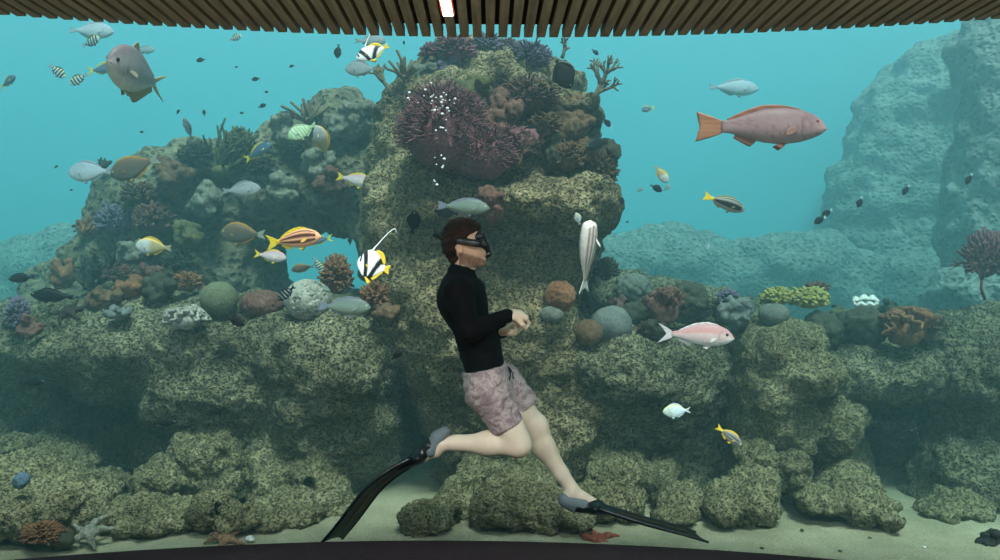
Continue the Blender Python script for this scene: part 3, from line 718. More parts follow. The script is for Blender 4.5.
mk('foot_pocket', [(rel(V2), F2)], M_FOOTP, ff)
V3, F3 = solid([C(D(580, 510, .07), D(598, 511, .07), .034, .034, k=.02, sy=1.3), C(D(596, 511, .07), D(618, 517, .07), .033, .012, k=.02, sy=2.2)], .006, .02)
mk('toe_box', [(rel(V3), F3)], M_RUBB, ff)
# ------------------------------------------------------------------ fish
M_FISH = vcol('fish skin', .5, .2, bump=.08, bs=70)
M_FIN = vcol('fish fin', .5, .3)
T_ = [0, .04, .12, .25, .42, .6, .78, .92, 1]
def cc(*c): return [np.array(lin(x)) for x in c]
def blend(a, b, t): t = np.clip(t, 0, 1)[:, None]; return a * (1 - t) + b * t
def smooth(a, b, x): t = np.clip((x - a) / (b - a), 0, 1); return t * t * (3 - 2 * t)

# profiles: half heights above / below the axis in body lengths, half width
KINDS = {}
def kind(name, top, bot, wid, col, fin, tail=('fork', .2, .12), dors=(.25, .9, .06, 'spiny'), anal=(.6, .9, .05), pelv=.08, pect=.1, eye=(.1, .35, .018), eyec=(230, 220, 180), tailc=None, extra=None, body_end=.82):
    KINDS[name] = dict(top=top, bot=bot, wid=wid, col=col, fin=fin, tail=tail, dors=dors, anal=anal, pelv=pelv, pect=pect, eye=eye, eyec=eyec, tailc=tailc or fin, extra=extra, be=body_end)

def mottlec(a, b, sx=30, seed=1):
    A, B = cc(a, b)
    return lambda x, v, P: blend(A, B, .5 + .8 * vnoise(P, sx, seed))
def shaded(back, side, belly, sp=None, seed=2):
    K, S, B = cc(back, side, belly)
    def f(x, v, P):
        c = blend(np.tile(S, (len(x), 1)), K, smooth(.1, .9, v)); c = blend(c, B, smooth(-.15, -.85, v))
        c = c * (1 + .12 * vnoise(P, 45, seed))[:, None]
        if sp is not None: c = blend(c, np.array(lin(sp)), (vnoise(P, 60, seed + 3) > .62) * .8)
        return c
    return f
def f_trout(x, v, P):
    c = shaded((124, 92, 96), (152, 118, 122), (160, 130, 128))(x, v, P)
    c = blend(c, np.array(lin((206, 150, 150))), smooth(.15, .0, x) * .5)
    return blend(c, np.array(lin((112, 66, 66))), (vnoise(P, 75, 5) > .5) * .5)
def f_snap(x, v, P):
    c = shaded((168, 124, 128), (196, 168, 168), (216, 210, 210))(x, v, P)
    c = blend(c, np.array(lin((214, 208, 210))), smooth(.2, .05, x) * smooth(.3, -.3, v))
    return blend(c, np.array(lin((196, 122, 116))), smooth(.25, .4, v) * smooth(.75, .5, v) * smooth(.1, .3, x) * .6)
def f_stripe(base, dark, n, yel=None, lo=-.5, hi=.8):
    A, B = cc(base, dark)
    def f(x, v, P):
        k = (v - lo) / (hi - lo) * n
        s = (np.abs(k - np.round(k)) < .27) * (v > lo - .1) * (v < hi + .05) * (x > .10)
        c = blend(np.tile(A, (len(x), 1)), B, s * 1.0)
        if yel is not None: c = blend(c, np.array(lin(yel)), smooth(.88, .98, x))
        return c
    return f
def f_bars(base, dark, pos, w, back=None):
    A, B = cc(base, dark)
    def f(x, v, P):
        c = np.tile(A, (len(x), 1))
        if back is not None: c = blend(c, np.array(lin(back)), smooth(.2, .8, v) * .8)
        for p in pos: c = blend(c, B, smooth(w, w * .7, np.abs(x - p + v * .015)))
        return c
    return f
def f_banner(x, v, P):
    c = np.tile(np.array(lin((236, 238, 240))), (len(x), 1)); B = np.array(lin((14, 14, 18)))
    c = blend(c, B, smooth(.075, .06, np.abs(x - .30 + v * .10))); c = blend(c, B, smooth(.10, .085, np.abs(x - .70 - v * .16)))
    c = blend(c, B, smooth(.035, .02, np.abs(x - .10)) * (v > .2)); return c
def f_duo(front, rear, split, topc=None):
    A, B = cc(front, rear)
    def f(x, v, P):
        c = blend(np.tile(A, (len(x), 1)), B, smooth(split - .12, split + .12, x)); c = c * (1 + .1 * vnoise(P, 40, 2))[:, None]
        if topc is not None: c = blend(c, np.array(lin(topc)), smooth(.72, .95, v))
        return c
    return f

LONG = ([.0, .048, .088, .118, .128, .118, .078, .046, .042], [.0, .03, .058, .088, .104, .094, .062, .038, .036])
DEEP = ([.0, .085, .155, .21, .228, .195, .125, .06, .046], [.0, .06, .125, .18, .208, .185, .115, .054, .042])
MID = ([.0, .062, .118, .162, .175, .15, .095, .048, .04], [.0, .045, .09, .132, .147, .13, .085, .042, .036])
OVAL = ([.0, .07, .135, .20, .235, .21, .14, .06, .045], [.0, .06, .12, .19, .225, .20, .13, .055, .04])
W1 = [.0, .028, .05, .068, .074, .062, .04, .02, .012]
W2 = [.0, .022, .038, .05, .054, .046, .03, .015, .008]
ORANGE, YEL = (190, 104, 58), (228, 196, 40)
kind('trout', [x * 1.28 for x in LONG[0]], [x * 1.22 for x in LONG[1]], W1, f_trout, (150, 88, 66), tail=('broad', .21, .03), dors=(.25, .94, .032, 'soft'), anal=(.66, .86, .06), pelv=.085, pect=.12, eye=(.105, .52, .014), eyec=(150, 50, 40), tailc=(168, 108, 76))
kind('snapper', MID[0], [x * .85 for x in MID[1]], W1, f_snap, (206, 196, 200), tail=('fork', .20, .12), dors=(.25, .9, .03, 'spiny'), anal=(.66, .88, .05), pelv=.085, eye=(.13, .40, .022), eyec=(40, 40, 50))
kind('hussar', MID[0], MID[1], W1, f_stripe((236, 168, 126), (84, 44, 34), 4, (240, 190, 40)), YEL, tail=('fork', .22, .09), dors=(.28, .92, .055, 'spiny'), anal=(.66, .88, .06), pelv=.09, eye=(.13, .35, .022), eyec=(120, 50, 30))
kind('darkstripe', MID[0], MID[1], W1, f_stripe((150, 146, 136), (36, 38, 42), 5, (240, 200, 40)), (140, 128, 70), tail=('broad', .19, .05), dors=(.28, .92, .035, 'spiny'), anal=(.66, .88, .05), tailc=(240, 200, 36))
kind('yellowfin', MID[0], MID[1], W1, f_stripe((160, 152, 140), (70, 70, 74), 4, (240, 196, 40)), (232, 186, 36), tail=('broad', .20, .07), dors=(.25, .92, .06, 'spiny'), anal=(.6, .88, .07), pelv=.12, pect=.14, tailc=(240, 196, 36))
kind('banner', [x * 1.32 for x in OVAL[0]], [x * 1.2 for x in OVAL[1]], W2, f_banner, (236, 200, 50), tail=('broad', .17, .03), dors=(.55, .97, .10, 'soft'), anal=(.6, .95, .07), pelv=.2, eye=(.11, .25, .02), eyec=(30, 30, 30), extra='banner')
kind('sergeant', DEEP[0], DEEP[1], W2, f_bars((176, 196, 200), (24, 30, 42), (.2, .38, .56, .74, .92), .05, (200, 200, 120)), (60, 70, 84), tail=('fork', .2, .1), tailc=(150, 160, 160))
kind('blackbar', DEEP[0], DEEP[1], W2, f_bars((12, 13, 16), (150, 158, 158), (.26, .44, .62, .80), .02), (8, 9, 12), tail=('fork', .2, .1))
kind('trevally', [x * 1.22 for x in DEEP[0]], [x * 1.12 for x in DEEP[1]], [x * 1.35 for x in W1], shaded((104, 98, 104), (156, 152, 154), (204, 200, 194)), (158, 144, 104), tail=('fork', .24, .22), dors=(.42, .95, .12, 'sickle'), anal=(.5, .95, .11), pelv=.09, eye=(.1, .3, .024), eyec=(30, 30, 36), tailc=(168, 160, 104))
kind('parrot', MID[0], MID[1], W1, shaded((88, 98, 98), (108, 124, 116), (132, 140, 118)), (110, 118, 134), tail=('broad', .17, .02), dors=(.22, .92, .035, 'soft'), anal=(.5, .9, .035))
kind('greyfish', DEEP[0], DEEP[1], W1, shaded((120, 122, 128), (150, 154, 160), (176, 178, 176)), (132, 134, 136), tail=('broad', .17, .04))
kind('palefish', DEEP[0], DEEP[1], W1, shaded((150, 158, 172), (176, 184, 196), (196, 200, 204)), (160, 166, 176), tail=('broad', .16, .04))
kind('olive', DEEP[0], DEEP[1], W1, shaded((100, 80, 60), (92, 82, 72), (104, 100, 92)), (190, 136, 50), tail=('broad', .18, .05), dors=(.15, .95, .04, 'spiny'), anal=(.55, .9, .045), tailc=(150, 150, 140))
kind('twotone', DEEP[0], DEEP[1], W1, f_duo((188, 188, 190), (168, 148, 110), .5, (226, 176, 60)), (210, 170, 70), tail=('broad', .15, .03), tailc=(170, 160, 130))
kind('goatfish', MID[0], MID[1], W1, shaded((170, 140, 146), (206, 188, 194), (222, 214, 216)), YEL, tail=('fork', .18, .08), dors=(.28, .85, .04, 'spiny'), anal=(.6, .8, .05), pelv=.1)
kind('bluegreen', MID[0], MID[1], W1, shaded((62, 84, 110), (84, 108, 134), (110, 132, 150)), (200, 184, 50), tail=('fork', .2, .12), tailc=(224, 204, 40))
kind('lined', [0, .10, .135, .155, .16, .14, .09, .048, .04], [0, .085, .11, .13, .14, .12, .08, .042, .036], [0, .08, .10, .11, .105, .085, .05, .024, .014], f_stripe((216, 204, 200), (128, 96, 86), 3), (196, 190, 186), tail=('fork', .2, .08), eyec=(30, 30, 30), pect=.12, dors=(.28, .9, .03, 'spiny'))
kind('damsel', OVAL[0], OVAL[1], W2, shaded((10, 12, 16), (16, 18, 22), (18, 20, 24)), (9, 10, 13), tail=('broad', .17, .05))
kind('whitetail', OVAL[0], OVAL[1], W2, shaded((12, 14, 18), (20, 23, 27), (22, 24, 28)), (14, 15, 18), tail=('broad', .2, .06), tailc=(206, 220, 224))
kind('spade', [x * 1.35 for x in OVAL[0]], [x * 1.35 for x in OVAL[1]], W2, shaded((20, 22, 25), (26, 28, 32), (24, 26, 30)), (18, 20, 23), tail=('broad', .12, .02), dors=(.3, .98, .10, 'soft'), anal=(.4, .98, .09), body_end=.88)
kind('silver', OVAL[0], OVAL[1], W2, f_duo((196, 206, 196), (206, 216, 224), .4, (216, 214, 130)), (206, 216, 220), tail=('fork', .17, .09))
kind('convict', DEEP[0], DEEP[1], W2, f_bars((150, 170, 130), (196, 210, 180), (.2, .32, .44, .56, .68, .8), .024), (160, 170, 130), tail=('broad', .17, .05))

def body_mesh(K, nx=46, nr=28):
    t = np.linspace(0, 1, nx) ** 1.25; be = K['be']
    def sm(a): 
        y = np.interp(t, T_, a)
        for _ in range(2): y[1:-1] = (y[:-2] + 2 * y[1:-1] + y[2:]) / 4
        return y
    up, dn, w = sm(K['top']), sm(K['bot']), sm(K['wid'])
    up, dn, w = np.maximum(up, .004), np.maximum(dn, .004), np.maximum(w, .003)
    ph = np.arange(nr) * 2 * math.pi / nr
    c, s = np.cos(ph), np.sin(ph)
    V = np.zeros((nx, nr, 3)); v = np.zeros((nx, nr))
    for i in range(nx):
        h = np.where(s > 0, up[i], dn[i])
        V[i, :, 0] = .5 - t[i] * be; V[i, :, 1] = w[i] * np.sign(c) * np.abs(c) ** .9; V[i, :, 2] = h * s; v[i] = s
    P = V.reshape(-1, 3)
    i = np.arange(nx - 1)[:, None] * nr; j = np.arange(nr)[None, :]
    q = np.stack([i + j, i + (j + 1) % nr, i + nr + (j + 1) % nr, i + nr + j], -1).reshape(-1, 4)[:, ::-1]
    caps = np.stack([np.arange(nr), ((nx - 1) * nr + np.arange(nr))[::-1]])
    x = np.repeat(t, nr); vv = v.ravel()
    col = K['col'](x, vv, P)
    # mouth slit and gill line
    col = blend(col, col * .35, (np.abs(vv + .22) < .12) * (x < .045) * 1.0)
    g = np.hypot((P[:, 0] - (.5 - .20 * be)) / .045, (P[:, 2]) / (.09 + 0 * x)); col = blend(col, col * .55, (np.abs(g - 1) < .10) * (P[:, 0] < .5 - .2 * be) * .8)
    return (P, [q, caps]), col, (t, up, dn, w)

def fin_grid(fn, nu, nv, th):
    G = np.array([[fn(a, b) for b in np.linspace(0, 1, nv)] for a in np.linspace(0, 1, nu)], float)
    return sheet(G, th)

def ray_cols(V, base, dark=.8, fr=90, axis=0):
    b = np.array(lin(base)); s = (.5 + .5 * np.sin(V[:, axis] * fr)) * (1 - dark) + dark
    return b[None] * s[:, None]

PROTO = {}
def make_fish(kn, small=False):
    K = KINDS[kn]; root = empty('fish'); be = K['be']
    (bm, col, (t, up, dn, w)) = body_mesh(K, 46 if not small else 20, 28 if not small else 12)
    mk('fish_body', [bm], M_FISH, root, cols=col)
    def U(x): return np.interp(x, t, up)
    def Dn(x): return np.interp(x, t, dn)
    ty, ln, fk = K['tail']; x0 = .5 - be + .012; hp = U(1.0) + .004
    def tailf(a, b):
        s = a * 2 - 1
        spread = (.5 * ln * (1.35 if ty == 'fork' else 1.15))
        z = s * (hp * .8 + (spread - hp * .8) * b ** .8)
        x = x0 - b * (ln - .0) * (1 if ty == 'broad' else (1 - .0)) + (1 - abs(s)) ** .9 * fk * b * 1.0
        return (x, .004 * math.sin(s * 3) * b, z)
    V, F = fin_grid(tailf, 15, 9, .010)
    mk('tail_fin', [(V, F)], M_FIN, root, cols=ray_cols(V, K['tailc'], .72, 170, 2))
    a0, a1, h, st = K['dors']
    def df(a, b):
        x = a0 + (a1 - a0) * a; base = U(x) - .010
        if st == 'spiny': hh = h * (math.sin(math.pi * min(a * 1.02, 1)) ** .45) * (1 - .25 * a) * (1 - .12 * (math.sin(a * 42) > 0) * (a < .6))
        elif st == 'sickle': hh = h * max(0.18, (1 - a * 3.2)) * (min(a * 14 + .1, 1))
        else: hh = h * (math.sin(math.pi * (a ** 1.3) * .93 + .12)) ** .6
        return (.5 - x * be - b * hh * .55, 0, base + b * (hh + .01))
    V, F = fin_grid(df, 25, 5, .007)
    mk('dorsal_fin', [(V, F)], M_FIN, root, cols=ray_cols(V, K['fin'], .7, 220, 0))
    a0, a1, h = K['anal']
    def af(a, b):
        x = a0 + (a1 - a0) * a; hh = h * (1 - .55 * a) * min(a * 8 + .2, 1)
        return (.5 - x * be - b * hh * .6, 0, -(Dn(x) - .010) - b * (hh + .01))
    V, F = fin_grid(af, 13, 5, .007)
    mk('anal_fin', [(V, F)], M_FIN, root, cols=ray_cols(V, K['fin'], .7, 220, 0))
    if K['extra'] == 'banner':
        pts = []
        for q in np.linspace(0, 1, 22):
            pts.append((.5 - .42 * be - .55 * q - .1 * math.sin(q * 3.1), 0, .285 + .62 * math.sin(q * 2.0) * (1 - .18 * q)))
        V, F = tube(pts, np.interp(np.linspace(0, 1, 22), [0, .12, 1], [.035, .016, .006]), 6, squash=(1, .35) if False else None)
        mk('banner_filament', [(V, F)], M_FIN, root, cols=np.tile(lin((236, 238, 240)), (len(V), 1)))
    if not small:
        for sgn in (-1, 1):
            xe, ve, re = K['eye']
            ye = np.interp(xe, t, w) * math.sqrt(max(1 - ve ** 2, .1)) * .93; ze = U(xe) * ve
            V, F = ball((.5 - xe * be, sgn * ye, ze), (re, re * .6, re), 14, 10)
            dd = np.hypot(V[:, 0] - (.5 - xe * be), V[:, 2] - ze) / re
            cE = blend(np.tile(lin((6, 6, 8)), (len(V), 1)), np.array(lin(K['eyec'])), smooth(.5, .62, dd))
            mk('eye', [(V, F)], M_FIN, root, cols=cE)
            xp = .30; yp = np.interp(xp, t, w) * .95; L_ = K['pect']
            def pf(a, b, s=sgn):
                wv = (a - .5) * L_ * .62 * (.25 + .75 * math.sin(math.pi * min(b * .62 + .06, 1)) ** 1.3) - b * b * (a - .2) * L_ * .3
                return (.5 - xp * be - b * L_ * .85, s * (yp + b * L_ * .45), -.02 + wv - b * L_ * .25)
            V, F = fin_grid(pf, 9, 7, .005); mk('pectoral_fin', [(V, F)], M_FIN, root, cols=ray_cols(V, K['fin'], .75, 260, 2) * .6 + .4 * col[len(col) // 2 - 8])
            pv = K['pelv']; xv = .36
            def vf(a, b, s=sgn):
                return (.5 - (xv + a * .05) * be - b * pv * .75 - 0.1 * b * a * pv, s * (.012 + b * pv * .25), -(Dn(xv) - .012) - b * pv * (.75 - .35 * a))
            V, F = fin_grid(vf, 6, 5, .006); mk('pelvic_fin', [(V, F)], M_FIN, root, cols=ray_cols(V, K['fin'], .75, 260, 0))
    return root

FISH_N = 0
def fish(kn, px, py, d, lpx, ang, label, yaw=0, roll=0, group=None, cat='fish', squash=1.0):
    """a fish whose whole length covers lpx photo pixels when seen side-on; ang: where the head points (0 right, 90 up)"""
    small = lpx < 13; key = (kn, small)
    if key not in PROTO:
        root = make_fish(kn, small); PROTO[key] = root
    else:
        src = PROTO[key]; root = src.copy(); COL.objects.link(root)
        for k_ in list(root.keys()):
            if k_ in ('label', 'group', 'category', 'kind'): del root[k_]
        for ch in src.children:
            c = ch.copy(); COL.objects.link(c); c.parent = root
    L_ = lpx * d / F_PX
    th = math.radians(ang); right = math.cos(th) >= -1e-6
    if right: M = Matrix.Rotation(-th, 3, 'Y') @ Matrix.Rotation(math.radians(-yaw), 3, 'Z')
    else: M = Matrix.Rotation(math.pi - th, 3, 'Y') @ Matrix.Rotation(math.pi, 3, 'Z') @ Matrix.Rotation(math.radians(yaw), 3, 'Z')
    M = M @ Matrix.Rotation(math.radians(roll), 3, 'X')
    root.rotation_euler = M.to_euler(); root.scale = (L_, L_, L_ * squash)
    root.location = [float(v) for v in at(px, py, d)]
    tag(root, label, cat, group)
    return root

GS = 'small dark fish scattered in the open water'
fish('trout', 762, 128, 4.2, 126, -2, 'large pinkish-brown fish with orange fins and tail, biggest of all the fish', yaw=4)
fish('snapper', 696, 336, 4.3, 75, -4, 'pink and silver fish gliding just above the shaded reef wall', yaw=6)
fish('darkstripe', 724, 203, 4.5, 44, -20, 'dark-striped fish with bright yellow tail in open water below the large orange-finned fish')
fish('palefish', 733, 88, 6.6, 52, -3, 'hazy pale grey fish swimming high above the large orange-finned fish', squash=.7)
fish('spade', 563, 74, 4.3, 32, -62, 'round near-black fish hanging over the bare branches on top of the pillar', yaw=-10)
fish('hussar', 294, 240, 4.3, 58, 6, 'orange fish with dark stripes and yellow fins, left of the arch opening', yaw=10)
fish('bluegreen', 318, 240, 4.8, 30, 188, 'blue-grey fish with yellow tail, right behind the orange striped fish')
fish('goatfish', 270, 256, 4.6, 36, -8, 'pale pinkish fish with yellow fins just below the orange striped fish', yaw=10)
fish('olive', 303, 268, 4.9, 24, 190, 'small olive fish below the blue-grey fish with a yellow tail', squash=.8)
fish('sergeant', 318, 264, 4.8, 17, -60, 'tiny barred yellowish fish beside the small olive fish under the arch')
fish('banner', 374, 266, 4.0, 34, 165, 'black and white fish with long trailing white filament left of the diver', yaw=14, roll=8, squash=1.5)
fish('banner', 373, 52, 4.3, 36, 206, 'black and white yellow-finned fish just beneath the slat ceiling', yaw=10, squash=.72)
fish('trevally', 137, 75, 4.0, 96, 177, 'deep silvery fish facing out with a forked yellow-brown tail', yaw=84, roll=-8, squash=.92)
fish('bluegreen', 104, 69, 4.9, 34, 8, 'blue-grey fish with yellow tail partly hidden behind the silvery forked-tail fish')
fish('palefish', 91, 31, 5.6, 46, -3, 'faint pinkish grey fish under the ceiling edge in the top left corner', squash=.8)
fish('sergeant', 91, 42, 4.7, 22, 18, 'black-barred fish just below the faint pinkish grey fish', yaw=15)
fish('sergeant', 57, 71, 4.7, 21, -40, 'black-barred fish heading down at the far left of the open water')
fish('sergeant', 79, 79, 4.8, 21, 212, 'black-barred fish heading down left, next to the blue-grey fish')
fish('bluegreen', 8, 82, 5.0, 24, 25, 'blue-grey fish with yellow tail cut by the left edge near the top', yaw=20)
fish('greyfish', 144, 50, 6.4, 22, 0, 'faint hazy oval fish behind the silvery forked-tail fish', squash=.8)
fish('palefish', 91, 172, 5.0, 46, 184, 'pale bluish-white fish left of the brown fish, by the pinnacle edge')
fish('olive', 135, 167, 4.9, 52, 200, 'brown fish with a yellow back edge in front of the pinnacle top')
fish('twotone', 154, 247, 4.8, 38, 176, 'cream and grey fish with yellow back facing left in front of the pinnacle')
fish('olive', 243, 234, 5.0, 46, 178, 'brownish fish with orange back edge under the speckled overhang, left of the orange striped fish')
fish('greyfish', 241, 190, 4.8, 40, 4, 'pale lilac and olive fish crossing in front of the pinnacle rock', squash=.85)
fish('bluegreen', 258, 152, 5.2, 34, 28, 'dark blue fish with yellow tail beside the olive branching coral', yaw=10)
fish('convict', 303, 131, 5.2, 34, 215, 'green and white barred fish against the hazy arch rocks', yaw=25)
fish('twotone', 322, 142, 5.0, 34, 105, 'white and dark fish pointing upward beside the green barred fish', yaw=20)
fish('goatfish', 355, 180, 5.0, 40, -12, 'greyish purple fish with yellow fins under the arch top')
fish('greyfish', 362, 69, 5.2, 34, 182, 'dark grey hazy oval fish below the upper black and white fish')
fish('greyfish', 370, 41, 5.4, 32, 0, 'grey fish behind the upper black and white fish at the ceiling edge', squash=.8)
fish('parrot', 463, 207, 4.2, 54, -4, 'grey-green fish passing just above the head of the diver', yaw=5, squash=.9)
fish('damsel', 447, 212, 4.3, 26, 170, 'dark fish half hidden under the grey-green fish')
fish('damsel', 414, 223, 4.2, 28, 74, 'dark upright fish against the pillar left of the diver', yaw=35)
fish('parrot', 344, 307, 4.3, 54, -2, 'blue-green fish skimming over the reef shelf beside the white maze coral')
fish('blackbar', 287, 293, 4.4, 22, 222, 'black fish with fine white bars next to the white maze coral')
fish('damsel', 236, 321, 4.15, 21, -18, 'black fish resting over the reef shelf below the green globe coral')
fish('damsel', 397, 355, 4.1, 15, 40, 'small dark blue fish in front of the shelf rock left of the diver')
fish('damsel', 165, 423, 4.3, 24, 5, 'dark brown fish at the mouth of the left hollow', squash=.55)
fish('damsel', 32, 382, 4.4, 27, 0, 'dim dark fish low at the left end of the reef shelf', squash=.55)
fish('damsel', 22, 278, 4.8, 28, 184, 'black fish at the left edge beside the orange-brown coral', squash=.7)
fish('damsel', 53, 296, 4.6, 46, 176, 'large dark fish right above the dark starfish on the shelf', squash=.62)
fish('silver', 677, 411, 4.4, 29, 184, 'pale silvery fish in front of the shaded reef wall')
fish('yellowfin', 729, 436, 4.4, 30, -38, 'small grey-striped fish with vivid yellow fins above the wide pitted boulder', yaw=10)
fish('damsel', 597, 144, 4.7, 26, 200, 'black fish at the right side of the pillar among brown corals', yaw=20)
fish('twotone', 661, 174, 4.9, 22, -55, 'small white and yellow fish above the pair of dark fish')
fish('damsel', 656, 188, 4.8, 14, -28, 'dark oval fish directly under the small white and yellow fish')
fish('greyfish', 667, 188, 5.3, 9, 40, 'tiny grey fish touching the dark oval fish')
fish('greyfish', 640, 190, 6.0, 8, 30, 'tiny hazy grey fish left of the dark oval fish')
fish('damsel', 621, 200, 4.8, 11, -60, 'small dark fish right of the pillar edge, lowest of those beside it')
fish('bluegreen', 648, 109, 5.0, 18, 200, 'round blue-grey fish alone right of the pillar top', yaw=30)
fish('damsel', 595, 52, 5.2, 9, -40, 'tiny dark blue fish beside the pale branching coral')
fish('whitetail', 608, 124, 4.8, 12, 130, 'small black fish with pale tail above the black fish at the pillar side')
fish('whitetail', 820, 220, 4.8, 14, 210, 'dark fish with pale tail, lower of the touching pair at the right')
fish('whitetail', 827, 213, 4.9, 13, 215, 'dark fish with pale tail, upper of the touching pair at the right')
fish('whitetail', 860, 202, 5.0, 12, 250, 'tiny dark fish with pale tail just right of the touching pair')
fish('whitetail', 906, 190, 5.0, 12, 235, 'small dark fish with pale tail in front of the distant stepped cliff')
fish('whitetail', 969, 179, 5.0, 13, 240, 'small dark fish with pale tail in front of the grey edge cliff')
fish('damsel', 834, 306, 4.9, 6, 200, 'tiny dark fish beside the yellow-green coral')
fish('palefish', 708, 246, 6.5, 10, 250, 'tiny pale fish in the haze under the striped yellow-tailed fish')
fish('damsel', 627, 222, 6.0, 4, 0, 'very tiny dark fish low beside the pillar edge', group=None)
fish('damsel', 338, 51, 4.9, 15, 265, 'small dark upright fish left of the upper black and white fish')
for x, y, l, a in ((292, 66, 6, 200), (256, 79, 9, 190), (266, 92, 5, 0), (262, 106, 9, 20), (201, 60, 10, 190), (236, 67, 4, 0), (178, 112, 6, 60), (204, 113, 7, 100), (242, 113, 5, 180), (240, 130, 8, 200), (142, 132, 5, 180), (56, 167, 5, 30), (74, 226, 6, 200), (75, 231, 4, 200), (71, 190, 4, 0), (350, 241, 9, 90), (19, 289, 5, 180), (3, 309, 6, 180), (404, 43, 5, 90)):
    fish('damsel', x, y, 5.4, l, a, 'tiny dark fish, one of the scattered school in open water on the left', group=GS)
fish('greyfish', 188, 129, 5.3, 25, 100, 'slim brownish fish upright beside the olive branching coral', yaw=30, squash=.6)
fish('sergeant', 235, 38, 5.2, 14, 20, 'small barred fish touching the ceiling edge left of centre')
# the fish that faces the window
fish('lined', 587, 257, 4.3, 74, 86, 'pale fish seen head-on beside the pillar, pink face up and narrow body below', roll=55, yaw=10)

fish('silver', 578, 219, 4.35, 14, 110, 'little white fish just above the head-on pale fish', yaw=20)
# ------------------------------------------------------------------ corals and other reef life
def cm(name, cols, **kw): return mottled(name, cols, **{**dict(s1=9, s2=60, bump=.5, rough_=.85, bump_d=.01), **kw})
MC = dict(
    green=cm('green coral', [(104, 108, 84), (134, 138, 110)], s2=110, bump=.7),
    bluegrey=cm('blue-grey coral', [(112, 116, 114), (138, 142, 138)], s2=120, bump=.7),
    grey=cm('grey coral', [(104, 108, 100), (134, 136, 126)], s2=110),
    dark=cm('dark coral', [(58, 58, 48), (92, 90, 72)]),
    brown=cm('brown coral', [(96, 74, 56), (136, 106, 80)]),
    redbr=cm('reddish brown coral', [(100, 70, 62), (134, 98, 86)]),
    orange=cm('orange coral', [(124, 84, 60), (164, 118, 86)]),
    purple=cm('purple coral', [(112, 70, 78), (156, 108, 114)]),
    lilac=cm('lilac coral', [(104, 92, 116), (140, 128, 146)]),
    cream=cm('cream coral', [(150, 148, 138), (196, 194, 182)]),
    pale=cm('pale soft coral', [(120, 118, 104), (154, 150, 134)]),
    yellow=cm('yellow-green coral', [(150, 148, 84), (196, 190, 116)]),
    olive=cm('olive coral', [(84, 84, 56), (122, 118, 80)]),
    wood=cm('bare coral branch', [(112, 98, 76), (150, 134, 106)]),
    white=cm('white shell', [(214, 220, 214), (240, 242, 236)], bump=.2),
    star=cm('pale starfish skin', [(104, 104, 92), (160, 158, 142)], s1=14),
    starb=cm('brown starfish skin', [(104, 78, 60), (156, 124, 98)], s1=14),
    starr=cm('red starfish skin', [(128, 62, 50), (166, 96, 78)], s1=14),
    stard=cm('dark starfish skin', [(40, 38, 36), (66, 60, 56)], s1=14),
    blue=cm('blue sponge', [(76, 96, 116), (116, 134, 150)]),
)
def place(name, parts, mat, base, label, group=None, cat='coral'):
    o = mk(name, parts, mat); recenter(o, base); tag(o, label, cat, group); return o

def dome(px, py, w, h, d, mat, label, bumps=(('f', 10, .012), ('b', 40, .008)), name='dome_coral', seed=1, vox=.010, maze=0, squashy=.9, cat='coral'):
    s = d / F_PX; c = at(px, py, d); r = (w / 2 * s, w / 2 * s * squashy, h / 2 * s)
    V, F = solid([E(c, r)], vox, .02, .0)
    V = rough(V, F, bumps, seed)
    if maze:
        n = normals(V, F); m = np.abs(fbm(V, maze, 2, seed)); V = V + n * (.014 * (np.minimum(m, .14) / .14))[:, None]
    return place(name, [(V, F)], MC[mat], at(px, py + h / 2, d), label, cat=cat)

def lumps(px, py, w, h, d, mat, label, n=14, r=(.14, .24), name='soft_coral', seed=1, vox=.012, bumps=(('f', 8, .03), ('b', 16, .035), ('b', 40, .020), ('p', 60, .006)), depth=.5):
    rg = np.random.RandomState(seed); s = d / F_PX; pr = [E(at(px, py + h * .15, d), (w * .34 * s, w * .3 * s, h * .34 * s))]
    for i in range(n):
        a = rg.rand() * 2 * math.pi; q = rg.rand() ** .5
        x, z = px + math.cos(a) * q * w * .38, py - math.sin(a) * q * h * .36
        rr = (r[0] + (r[1] - r[0]) * rg.rand()) * min(w, h) * s
        pr.append(E(at(x, z, d + (rg.rand() - .6) * depth * w * s), (rr, rr, rr * (.8 + .4 * rg.rand())), k=rr * .35))
    V, F = solid(pr, vox, .03); V = rough(V, F, bumps, seed)
    return place(name, [(V, F)], MC[mat], at(px, py + h / 2, d), label)

def bush(px, py, w, h, d, mat, label, n=260, L=.35, rad=.006, seed=1, name='branching_coral', sides=5, core=.62, forks=0, cat='coral', drop=.35):
    """a rounded clump bristling with short blunt fingers"""
    rg = np.random.RandomState(seed); s = d / F_PX; c = at(px, py, d); R = np.array([w / 2, w / 2 * .85, h / 2]) * s
    parts = []
    V, F = solid([E(c, R * core)], max(.012, R[0] * .09), .02); V = rough(V, F, [('b', 14, .02)], seed); parts.append((V, F))
    for i in range(n):
        v = rg.randn(3); v /= np.linalg.norm(v)
        if v[2] < -drop: v[2] = -v[2]
        a = c + R * v * core * .9; b = c + R * v * (.86 + .16 * rg.rand()); j = rg.randn(3) * R.mean() * .12
        m = (a + b) / 2 + j; rr = rad * (.8 + .5 * rg.rand())
        parts.append(tube([a, m, b + j * .8, b + j * .8 + (b - m) * .08], [rr * 1.1, rr, rr * .85, rr * .3], sides))
        for f in range(forks):
            q = rg.randn(3) * R.mean() * .16; parts.append(tube([m, m + (b - m) * .5 + q, m + (b - m) * .9 + q * 1.5], [rr * .8, rr * .7, rr * .3], sides))
    return place(name, parts, MC[mat], at(px, py + h / 2, d), label, cat=cat)

